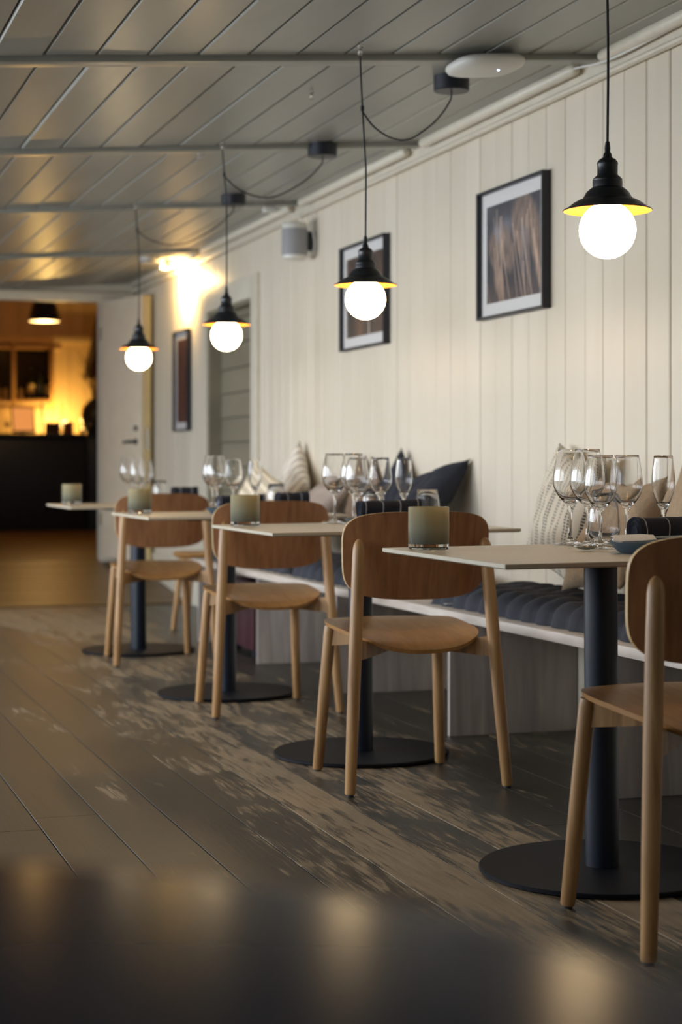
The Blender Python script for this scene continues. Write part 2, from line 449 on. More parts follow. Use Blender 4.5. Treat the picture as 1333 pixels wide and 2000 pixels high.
# recessed blocked doorway with horizontal siding, its casing
dr = struct(MB().box(XW + .10, XW + .12, DY0, DY1, 0, DZ).build('door_1', M['wall_gap'], smooth=False))
z = 0.0
while z < DZ - .02:
    h = min(0.158, DZ - z)
    MB().prism([(XW + .10, z + .002), (XW + .10, z + h - .006), (XW + .084, z + h - .006), (XW + .079, z + .002)], 1, DY0 + .03, DY1 - .03).build('siding_board', M['siding'], dr, smooth=False)
    z += 0.158
MB().box(XW - .002, XW + .10, DY1 - .03, DY1, 0, DZ).build('jamb', M['siding'], dr, smooth=False)
MB().box(XW - .002, XW + .10, DY0, DY0 + .03, 0, DZ).build('jamb', M['wall'], dr, smooth=False)
MB().box(XW - .002, XW + .10, DY0 + .03, DY1 - .03, DZ - .03, DZ).build('head_jamb', M['siding'], dr, smooth=False)
MB().box(XW - .022, XW - .001, DY0 - .14, DY0 + .008, 0, DZ + .13).build('casing', M['trim'], dr, bevel=.003)
MB().box(XW - .022, XW - .001, DY1 - .008, DY1 + .11, 0, DZ + .13).build('casing', M['trim'], dr, bevel=.003)
MB().box(XW - .0225, XW - .001, DY0 + .0085, DY1 - .0085, DZ - .008, DZ + .13).build('head_casing', M['trim'], dr, bevel=.002)

# frieze board and caps along the top of the right wall, half-round bead in each bay
BEAMS = [0.2, 2.0, 3.85, 5.69, 7.46, 9.33, 11.60]
fr_ = struct(MB().box(XW - .022, XW + .001, YN, YF, 2.308, 2.382).build('trim_2', M['trim'], smooth=False, bevel=.003))
MB().prism([(XW - .022, 2.318), (XW - .022, 2.300), (XW - .036, 2.304), (XW - .040, 2.312), (XW - .034, 2.320)], 1, YN, YF).build('cap_moulding', M['trim'], fr_)
MB().prism([(XW - .022, 2.366), (XW - .022, 2.376), (XW - .032, 2.378), (XW - .032, 2.368)], 1, YN, YF).build('cap_moulding', M['trim'], fr_)
ys = [YN] + BEAMS + [YF]
for a, b_ in zip(ys, ys[1:]):
    MB().tube([(XW - .055, a + .11, 2.366), (XW - .055, a + .125, 2.366), (XW - .055, b_ - .125, 2.366), (XW - .055, b_ - .09, 2.366)], [.012, .024, .024, .016], 12).build('half_round_bead', M['trim'], fr_)

# ceiling: backing plane, boards in bays between cross beams
al = math.atan(SL)
ce = struct(MB().add([(XL - .1, YN - .1, zceil(XL - .1) + .024), (XW + .2, YN - .1, zceil(XW + .2) + .024), (XW + .2, YF + .1, zceil(XW + .2) + .024), (XL - .1, YF + .1, zceil(XL - .1) + .024),
                      (XL - .1, YN - .1, 2.7), (XW + .2, YN - .1, 2.7), (XW + .2, YF + .1, 2.7), (XL - .1, YF + .1, 2.7)],
                     [(0, 3, 2, 1), (4, 5, 6, 7), (0, 1, 5, 4), (1, 2, 6, 5), (2, 3, 7, 6), (3, 0, 4, 7)]).build('ceiling', M['ceil_gap'], smooth=False))
for bi, (a, b_) in enumerate(zip(ys, ys[1:])):
    hb = 0.055
    y0 = a + (hb if bi else 0) + 0.004; y1 = b_ - hb - 0.006
    wbd = 0.166; c = 0.009
    me = MB().prism([(0.001, .022), (wbd - .001, .022), (wbd - .001, c), (wbd - c * .8, 0), (c * .8, 0), (0.001, c)], 1, y0, y1).mesh('board', M['ceil'], smooth=False)
    x = XL - 0.03 + 0.012
    while x < XW - .02:
        o = link('board', me, ce, (x, 0, zceil(x) + random.uniform(-.002, .002)))
        o.rotation_euler = (0, -al + random.uniform(-.018, .008), 0)
        x += wbd * math.cos(al)
for i, yb in enumerate(BEAMS):
    pts = []
    bm_ = MB()
    bm_.add([(XL - .05, yb - .052, zceil(XL) - .02), (XW - .03, yb - .052, zceil(XW - .03) - .02), (XW - .03, yb + .055, zceil(XW - .03) - .016), (XL - .05, yb + .055, zceil(XL) - .016),
             (XL - .05, yb - .052, zceil(XL) + .03), (XW - .03, yb - .052, zceil(XW - .03) + .03), (XW - .03, yb + .055, zceil(XW - .03) + .03), (XL - .05, yb + .055, zceil(XL) + .03)],
            [(0, 3, 2, 1), (4, 5, 6, 7), (0, 1, 5, 4), (1, 2, 6, 5), (2, 3, 7, 6), (3, 0, 4, 7)])
    struct(bm_.build('trim_%d' % (3 + i), M['ceil'], bevel=.006))

# left wall with daylight windows, near wall, far wall with an opening to the next room
lw = MB()
yy = [YN - .1] + [v for p in WIN for v in p] + [YF + .1]
for a, b_ in zip(yy[::2], yy[1::2]): lw.box(XL - .15, XL, a, b_, -0.1, 2.5)
for a, b_ in WIN: lw.box(XL - .15, XL, a, b_, -0.1, WZ0).box(XL - .15, XL, a, b_, WZ1, 2.5)
struct(lw.build('wall_left', M['wall'], smooth=False))
for i, (a, b_) in enumerate(WIN):
    t = struct(MB().box(XL - .10, XL - .04, a, a + .05, WZ0, WZ1).box(XL - .10, XL - .04, b_ - .05, b_, WZ0, WZ1)
               .box(XL - .10, XL - .04, a + .05, b_ - .05, WZ0, WZ0 + .05).box(XL - .10, XL - .04, a + .05, b_ - .05, WZ1 - .05, WZ1).build('window_%d' % (i + 1), M['trim'], smooth=False))
    for q in (1 / 3, 2 / 3):
        ym = a + (b_ - a) * q
        MB().box(XL - .095, XL - .045, ym - .03, ym + .03, WZ0 + .05, WZ1 - .05).build('mullion', M['trim'], t, smooth=False)
struct(MB().box(XL - .1, XW + .2, YN - .15, YN, -0.1, 2.6).build('wall_near', M['wall'], smooth=False))
OX0, OX1, OZ = 1.55, 2.52, 2.24
struct(MB().box(XL - .1, OX0, YF, YF + .15, -0.1, 2.6).box(OX1, XW + .2, YF, YF + .15, -0.1, 2.6).box(OX0, OX1, YF, YF + .15, OZ, 2.6)
       .build('wall_far', M['trim'], smooth=False))
lt = struct(MB().box(XL, XW - .03, YF - .035, YF - .002, OZ - .005, OZ + .05).build('trim_10', M['trim'], bevel=.004))
struct(MB().box(XL, XW - .03, YF - .08, YF - .002, 2.27, 2.305).build('trim_11', M['trim'], bevel=.008))
struct(MB().box(XW - .018, XW - .0015, 9.5, DY0 - .14, 0, .13).build('baseboard_right', M['trim'], bevel=.003))
struct(MB().box(XW - .018, XW - .0015, DY1 + .11, YF, 0, .30).build('baseboard_far', M['trim'], bevel=.003))

# open door folded back against the right wall
hd = Vector((2.52, 13.96)); fd = Vector((2.69, 13.24)); dv = (fd - hd); L_ = dv.length; dr2 = math.atan2(dv.y, dv.x)
d2 = struct(MB().box(0, L_, 0, 0.022, 0.0, 2.0, 0).build('door_2', M['door'], loc=(hd.x, hd.y, .232), bevel=.003))
d2.rotation_euler = (0, 0, dr2)
MB().box(.0, L_ - .008, .0235, .085, 0, 2.0).build('rebated_core', M['door_edge'], d2, bevel=.003)
MB().box(L_ - .008, L_ - .003, .04, .065, .84, 1.0).build('lock_plate', M['steel'], d2)
h_ = MB().lathe([(0, -.004), (.024, -.004), (.024, .004), (0, .006)], 16)
hb = h_.build('handle_rose', M['black'], d2, (L_ - .09, -.004, .90)); hb.rotation_euler = (PI / 2, 0, 0)
MB().tube(smoothpath([(L_ - .09, 0, .90), (L_ - .09, -.045, .90), (L_ - .11, -.055, .90), (L_ - .20, -.055, .895)], 5), .011, 10).build('lever_handle', M['black'], d2)
ky = MB().lathe([(0, -.004), (.02, -.004), (.02, .01), (0, .012)], 16).build('key_cylinder', M['black'], d2, (L_ - .085, -.004, 1.0)); ky.rotation_euler = (PI / 2, 0, 0)
for zz in (.25, 1.7):
    MB().tube([(0.0, -.008, zz), (0.0, -.008, zz + .1)], .009, 8).build('hinge', M['steel'], d2)

# ------------------------------------------------------------------ next room (up the ramp)
FZ = 0.215
struct(MB().box(0.2, 5.2, YF + .15, 22.2, FZ - .1, FZ).build('trim_12', M['ramp'], smooth=False))
wbk = struct(MB().box(0.2, 5.2, 21.62, 21.8, FZ, 3.3).build('wall_back', M['wall_gap'], smooth=False))
M['warm_wall'] = grain('honey_board', (206, 174, 122), (222, 190, 140), (3, 3, .6), rough=.5, bump=.05, rnd=.05)
x = 0.3
while x < 5.1:
    MB().box(x + .003, x + .197, 21.59, 21.62, FZ, 3.2).build('board', M['warm_wall'], wbk, smooth=False)
    x += .2
MB().box(0.2, 5.2, 21.50, 21.588, 2.42, 2.50).build('rail', M['warm_wall'], wbk, bevel=.01)
MB().box(0.2, 3.40, 21.52, 21.588, 2.33, 2.37).build('rail', M['warm_wall'], wbk, bevel=.01)
struct(MB().box(5.1, 5.3, YF + .15, 21.8, FZ, 3.3).build('wall_side', M['warm_wall'], smooth=False))
struct(MB().box(0.1, 0.3, YF + .15, 21.8, FZ, 3.3).build('wall_passage', M['warm_wall'], smooth=False))
struct(MB().box(0.1, 5.3, YF + .15, 21.8, 3.2, 3.3).build('ceiling_2', M['warm_wall'], smooth=False))
# bar counter
bc = thing('bar_counter', 'long near-black bar counter in the back room beyond the doorway', 'counter', (0, 20.3, FZ))
M['counter'] = plain('counter_black', (20, 24, 30), .4); M['counter_blue'] = plain('counter_end_blue', (36, 50, 74), .45)
MB().box(1.2, 3.50, 0, .55, 0, 1.05).build('front', M['counter'], bc, bevel=.006)
MB().box(3.503, 4.3, -.05, .55, 0, 1.05).build('end_panel', M['counter_blue'], bc, bevel=.006)
MB().box(1.15, 4.35, -.08, .60, 1.052, 1.092).build('countertop', M['counter'], bc, bevel=.006)
CT = FZ + 1.0935
# wall cabinet with bottles
cb = thing('wall_cabinet', 'honey wood wall cabinet with glass doors behind the bar', 'cabinet', (2.88, 21.50, 1.70))
M['honey'] = grain('honey_wood', (190, 140, 78), (210, 160, 94), (12, 12, 1.5), rough=.45); M['cab_in'] = plain('cabinet_inside', (46, 38, 28), .8)
MB().box(-.50, .40, .04, .086, 0, .66).build('back_panel', M['cab_in'], cb, smooth=False)
MB().box(-.50, .40, -.18, .038, 0.0, .03).build('bottom_shelf', M['honey'], cb)
MB().box(-.50, .40, -.18, .038, .63, .66).build('top_shelf', M['honey'], cb)
for xx in (-.50, -.105, .35): MB().box(xx, xx + .05, -.2, -.181, -.03, .70).build('stile', M['honey'], cb, bevel=.003)
MB().box(-.50, .40, -.2, -.1805, -.08, -.032).build('rail', M['honey'], cb); MB().box(-.50, .40, -.2, -.1805, .702, .76).build('rail', M['honey'], cb)
for xx in (-.50, .37): MB().box(xx, xx + .03, -.18, .038, .031, .629).build('side', M['honey'], cb)
M['bottle'] = plain('dark_bottle_glass', (26, 28, 20), .12); M['paper'] = plain('paper_label', (206, 176, 120), .8, vary=.1); M['jar'] = plain('pale_jar', (196, 168, 116), .4)
def bottle(loc, h, r, label, lab):
    t = thing('bottle', label, 'bottle', loc, 0, 'bottles in the wall cabinet')
    MB().lathe([(0, 0), (r, 0), (r, h * .6), (r * .85, h * .68), (r * .34, h * .76), (r * .32, h * .97), (r * .38, h * .975), (r * .38, h), (0, h)], 16).build('body', M['bottle'], t)
    if lab: MB().lathe([(r * 1.02, h * .2), (r * 1.02, h * .5)], 16).build('label', M['paper'], t)
bottle((3.02, 21.42, 1.732), .36, .044, 'bottle with a pale paper label in the cabinet, left of the tallest', True)
bottle((3.12, 21.40, 1.732), .44, .044, 'tallest dark bottle in the wall cabinet', False)
bottle((3.215, 21.42, 1.732), .34, .04, 'dark slim bottle at the right side of the wall cabinet', True)
for i, (xx, lb) in enumerate([(2.63, 'pale jar leftmost in the wall cabinet'), (2.72, 'pale jar second from the left in the wall cabinet'), (2.90, 'pale jar right of the cabinet divider')]):
    t = tag(MB().lathe([(0, 0), (.035, 0), (.035, .10), (.028, .115), (.028, .13), (0, .13)], 14).build('jar', M['jar'], loc=(xx, 21.42, 1.732)), lb, 'jar', 'jars in the wall cabinet')
# bar pendant
bl = thing('bar_pendant', 'black dome pendant lamp glowing amber in the back room', 'lamp', (2.678, 18.05, 2.395))
MB().lathe([(.165, 0), (.115, .19), (.02, .20), (.012, .23), (0.0, .23), (0, .195), (.015, .19), (.11, .18), (.155, .012), (.155, 0)], 28, closed=False).build('shade', M['black_shade'], bl)
M['amber'] = emit('amber_diffuser', (1.0, .56, .16), 3.2)
MB().lathe([(0, .004), (.154, .004), (.154, .014), (0, .018)], 28).build('diffuser', M['amber'], bl)
MB().tube([(0, 0, .225), (0, 0, .805)], .006, 8).build('cord', M['cord'], bl)
def pointlight(name, loc, energy, color, r=.04):
    L = bpy.data.lights.new(name, 'POINT'); L.energy = energy; L.color = color; L.shadow_soft_size = r
    o = bpy.data.objects.new(name, L); COL.objects.link(o); o.location = loc
pointlight('bar_pendant_light', (2.678, 18.05, 2.33), 15, (1, .58, .2), .06)
# things on the bar
vs = thing('branch_vase', 'round black vase of dry branches at the end of the bar', 'vase', (3.61, 20.42, CT))
MB().lathe([(0, 0), (.09, 0), (.15, .10), (.165, .20), (.14, .31), (.08, .37), (.085, .39), (.07, .38), (.06, .3), (0, .25)], 24).build('pot', M['black'], vs)
M['twig'] = plain('dry_twig', (96, 64, 34), .9)
tw = MB()
for i in range(26):
    a = random.uniform(0, 2 * PI); r = random.uniform(.05, .26); hh = random.uniform(.3, .62)
    p0 = (random.uniform(-.04, .04), random.uniform(-.04, .04), .30)
    p2 = (r * math.cos(a), r * .7 * math.sin(a), .38 + hh); p1 = (p2[0] * .3, p2[1] * .3, .38 + hh * .5)
    tw.tube(smoothpath([p0, p1, p2], 3), [.004] * 6 + [.0015], 4)
o = tw.build('twigs', M['twig'], vs); o['kind'] = 'stuff'
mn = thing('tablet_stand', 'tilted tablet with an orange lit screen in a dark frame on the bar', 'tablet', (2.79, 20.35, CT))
mm = Matrix.Rotation(math.radians(-24), 4, 'X')
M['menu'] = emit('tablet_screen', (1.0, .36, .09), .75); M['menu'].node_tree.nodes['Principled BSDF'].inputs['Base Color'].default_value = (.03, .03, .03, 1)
MB().box(-.13, .13, -.012, .012, .012, .33, M_=mm).build('frame', M['black'], mn)
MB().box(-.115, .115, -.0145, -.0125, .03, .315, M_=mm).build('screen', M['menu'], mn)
MB().box(-.02, .02, .05, .16, 0, .012).build('foot', M['black'], mn)
wg = thing('bar_glass', 'small stemmed glass with a red drink beside the tilted tablet', 'glass', (2.60, 20.31, CT))
MB().lathe([(0, 0), (.03, 0), (.004, .01), (.004, .06), (.03, .09), (.036, .13), (.03, .17), (.029, .17), (.034, .13), (.028, .094), (0, .066)], 16).build('bowl', M['glass'], wg)
M['wine'] = plain('red_drink', (130, 20, 30), .2)
MB().lathe([(0, .069), (.026, .094), (.031, .118), (0, .118)], 14).build('drink', M['wine'], wg)
tag(MB().lathe([(0, 0), (.012, 0), (.012, .002), (.012, .345), (0, .35)], 12).build('bar_pole', M['black'], loc=(3.0, 20.40, CT)), 'slim black upright post standing on the bar', 'post')
M['boxdark'] = plain('dark_box_card', (58, 40, 26), .7); M['boxred'] = plain('red_box_card', (104, 40, 26), .7)
tag(MB().box(-.085, .085, -.05, .05, 0, .13).build('dark_box', M['boxdark'], loc=(3.13, 20.44, CT), bevel=.004), 'dark brown box on the bar left of the slim rod', 'box')
tag(MB().box(-.055, .055, -.05, .05, 0, .135).build('red_box', M['boxred'], loc=(3.305, 20.44, CT), bevel=.004), 'reddish box on the bar beside the black vase', 'box')
tag(MB().lathe([(0, 0), (.006, 0), (.006, .34), (0, .345)], 8).build('rod', M['honey'], loc=(3.232, 20.42, CT)), 'thin wooden rod standing between the two boxes on the bar', 'rod')
cl = thing('tea_light', 'lit tea light glowing at the foot of the black vase', 'candle', (3.44, 20.27, CT))
MB().lathe([(0, 0), (.026, 0), (.03, .05), (.027, .05), (.024, .004), (0, .004)], 16).build('cup', M['jar'], cl)
M['flame'] = emit('candle_flame', (1, .62, .2), 8)
MB().lathe([(0, .006), (.012, .02), (.008, .05), (0, .075)], 10).build('flame', M['flame'], cl)
lp = thing('bar_lamp', 'small glowing lamp hidden behind the boxes and vase on the bar', 'lamp', (3.30, 20.66, CT))
MB().lathe([(0, 0), (.05, 0), (.05, .01), (.008, .02), (.008, .06), (0, .06)], 16).build('base', M['honey'], lp)
M['lampglow'] = emit('lamp_globe', (1, .58, .18), 10)
MB().lathe([(0, .06), (.03, .066), (.05, .10), (.05, .12), (.03, .15), (0, .158)], 16).build('globe', M['lampglow'], lp)
pointlight('bar_lamp_light', (3.32, 21.2, CT + .12), 34, (1, .62, .18), .05)
tag(MB().add([(3.62, 20.9, 1.98), (4.3, 20.9, 1.98), (4.3, 20.9, 3.2), (3.88, 20.9, 3.2), (3.62, 21.3, 1.98), (4.3, 21.3, 1.98), (4.3, 21.3, 3.2), (3.88, 21.3, 3.2)],
        [(0, 1, 2, 3), (7, 6, 5, 4), (0, 4, 5, 1), (1, 5, 6, 2), (2, 6, 7, 3), (3, 7, 4, 0)]).build('extractor_hood', M['boxdark'], smooth=False), 'dark sloping hood hanging at the right of the back bar', 'hood')

# ------------------------------------------------------------------ bench along the right wall
BH = 0.45
def bfront(y): return 2.30 - 0.019 * (y - 4.5)
bn = thing('wall_bench', 'long whitewashed timber bench running along the right wall', 'bench', (0, 0, 0))
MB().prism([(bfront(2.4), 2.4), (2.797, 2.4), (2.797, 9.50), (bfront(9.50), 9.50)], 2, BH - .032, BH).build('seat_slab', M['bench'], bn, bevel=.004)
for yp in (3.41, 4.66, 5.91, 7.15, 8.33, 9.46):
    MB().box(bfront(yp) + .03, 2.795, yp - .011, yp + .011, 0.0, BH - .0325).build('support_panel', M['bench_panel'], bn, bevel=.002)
rb = thing('red_crate', 'dark red crate pushed under the far end of the bench', 'crate', (2.52, 8.86, 0))
MB().box(-.20, .20, -.24, .24, .03, .37).build('body', M['red_box'], rb, bevel=.006)
for sx in (-.17, .17):
    for sy in (-.2, .2): MB().box(sx - .02, sx + .02, sy - .02, sy + .02, 0, .0295).build('foot', M['black'], rb)

def pad_mesh(L, D, T, step, seed):
    nx, ny = 40, max(30, int(L / .02)); mb = MB()
    def h(u, v):
        ex = max(0, 1 - abs(2 * u - 1) ** 7); ey = max(0, 1 - abs(2 * v - 1) ** (14 * L))
        yv = v * L; f = abs(math.sin(PI * (yv / step)))
        px = abs(math.sin(PI * (u * 2.0)))
        q = (ex * ey) ** .42
        nz = mnoise.noise(Vector((u * 6, yv * 9, seed))) * .007
        return max(.004, T * q * (.44 + .42 * f ** .5 + .14 * px ** .5) + nz * q)
    for j in range(ny + 1):
        for i in range(nx + 1):
            u, v = i / nx, j / ny
            # pinch the front edge at each channel so the rolls bulge
            f = abs(math.sin(PI * (v * L / step)))
            dx = (-.030 * (1 - f ** .45)) * (1 - u) ** 4
            mb.v.append((-D / 2 + u * D - dx, v * L - L / 2, h(u, v)))
    for j in range(ny):
        for i in range(nx):
            a = j * (nx + 1) + i; mb.f.append((a, a + 1, a + nx + 2, a + nx + 1)); mb.mi.append(0)
    n = len(mb.v)
    # rolled under side
    for j in range(ny + 1):
        for i in range(nx + 1):
            x_, y_, z_ = mb.v[j * (nx + 1) + i]; mb.v.append((x_ * .985, y_ * .995, 0.0))
    for j in range(ny):
        for i in range(nx):
            a = n + j * (nx + 1) + i; mb.f.append((a, a + nx + 1, a + nx + 2, a + 1)); mb.mi.append(0)
    rim = [i for i in range(nx + 1)] + [j * (nx + 1) + nx for j in range(1, ny + 1)] + [ny * (nx + 1) + i for i in range(nx - 1, -1, -1)] + [j * (nx + 1) for j in range(ny - 1, 0, -1)]
    for a, b_ in zip(rim, rim[1:] + rim[:1]): mb.f.append((a, a + n, b_ + n, b_)); mb.mi.append(0)
    return mb
def pad(y0, y1, label, seed, tagy=None):
    yc = (y0 + y1) / 2
    t = thing('seat_pad', label, 'cushion', (bfront(yc) + .05 + .215, yc, BH + .0005), .019 * 1, 'navy tufted seat pads on the bench')
    pad_mesh(y1 - y0, .43, .085, .115, seed).build('pad', M['navy'], t, angle=180)
    if tagy is not None:
        MB().box(-.232, -.2, tagy - .008, tagy + .012, .012, .014).build('care_tag', M['white_plastic'], t)
pad(2.7, 4.32, 'navy tufted seat pad on the bench nearest the camera, beside the rightmost table', 1)
pad(4.36, 6.15, 'navy tufted seat pad in front of the dashed-stripe cushion, behind the second table', 2, .70)
pad(6.5, 7.9, 'navy tufted seat pad on the bench behind the third chair from the right', 3)
pad(7.96, 9.36, 'navy tufted seat pad at the far end of the bench', 4)

# ------------------------------------------------------------------ cushions
def cushion(name, label, mat_, y, lean, roll, w_=.48, T=.15, z0=BH + .07, x_back=2.79, yaw=-90, chop=0.0, seed=0, group=None, cx=None):
    n = 26; mb = MB()
    def P_(i, j, s):
        u, v = 2 * i / n - 1, 2 * j / n - 1
        pin = 1 - .09 * (1 - v * v) ** 1.0; piv = 1 - .09 * (1 - u * u)
        e = max(0, (1 - abs(u) ** 2.6)) * max(0, (1 - abs(v) ** 2.6))
        t = T / 2 * e ** .48
        # soft folds running in from the corners and the chopped top edge
        wr = mnoise.noise(Vector((u * 2.2 + seed, v * 2.2, s * .7))) * .016 + mnoise.noise(Vector((u * 5 + seed, v * 5, s))) * .006
        x_ = u * w_ / 2 * pin; z_ = v * w_ / 2 * piv
        z_ -= chop * max(0, v) ** 2 * max(0, 1 - (u / .55) ** 2)
        return (x_, s * (t + wr * min(1, e * 2)), z_)
    for s in (-1, 1):
        for j in range(n + 1):
            for i in range(n + 1): mb.v.append(P_(i, j, s))
    N1 = (n + 1) ** 2
    for s in (0, 1):
        for j in range(n):
            for i in range(n):
                a = s * N1 + j * (n + 1) + i; q = (a, a + 1, a + n + 2, a + n + 1)
                mb.f.append(q if s == 0 else q[::-1]); mb.mi.append(0)
    me = mb.mesh(name, mat_, smooth=True, angle=180)
    bm = bmesh.new(); bm.from_mesh(me); bmesh.ops.remove_doubles(bm, verts=bm.verts, dist=.0006); bmesh.ops.recalc_face_normals(bm, faces=bm.faces); bm.to_mesh(me); bm.free(); me.shade_smooth()
    o = link(name, me)
    R = Matrix.Rotation(math.radians(yaw), 4, 'Z') @ Matrix.Rotation(math.radians(-lean), 4, 'X') @ Matrix.Rotation(math.radians(roll), 4, 'Y')
    vs_ = [R @ v.co for v in me.vertices]
    mx, mz = max(v.x for v in vs_), min(v.z for v in vs_)
    o.matrix_basis = Matrix.Translation(((cx if cx is not None else x_back - mx), y, z0 - mz)) @ R
    return tag(o, label, 'cushion', group)
ZP = BH + .088
cushion('striped_cushion', 'cream cushion with black dashed stripes leaning behind the nearest wine glasses', M['stripe_dash'], 5.78, 14, 9, .45, .14, ZP, chop=.03, seed=1)
cushion('linen_cushion', 'beige linen cushion leaning in front of the dashed-stripe cushion', M['beige'], 5.29, 30, -5, .40, .14, ZP, x_back=2.76, seed=2, chop=.03)
cushion('linen_cushion', 'beige linen cushion with pointed corners standing behind the tall flute glass', M['beige'], 4.80, 12, 12, .44, .13, ZP, seed=3, chop=.04)
cushion('brown_cushion', 'brown linen cushion at the right edge of the photo', M['brown_linen'], 4.22, 16, -8, .44, .14, ZP, seed=4)
cushion('navy_cushion', 'large navy linen cushion tilted on one corner, above the nearest candle glass', M['navy_linen'], 7.08, 40, -14, .48, .15, ZP, seed=5)
cushion('navy_cushion', 'navy cushion standing with its corner pointing up behind the second table glasses', M['navy_linen'], 7.66, 8, 38, .36, .09, ZP, seed=6)
cushion('brown_cushion', 'brown cushion just showing behind the navy cushion and the wine glass', M['brown_linen'], 8.15, 8, 30, .35, .08, ZP, seed=7)
cushion('mauve_cushion', 'pinkish grey cushion lying low behind the third chair back', M['mauve'], 8.62, 44, 3, .44, .13, ZP, x_back=2.77, seed=8)
cushion('striped_cushion', 'white cushion with grey stripes balanced on its corner by the wall', M['stripe_grey'], 9.27, 10, 38, .40, .12, ZP, seed=9)
cushion('striped_cushion', 'cream cushion with thin curved stripes at the far end of the bench', M['stripe_thin'], 9.02, 16, 22, .36, .11, ZP, seed=10, yaw=-72, cx=2.44)

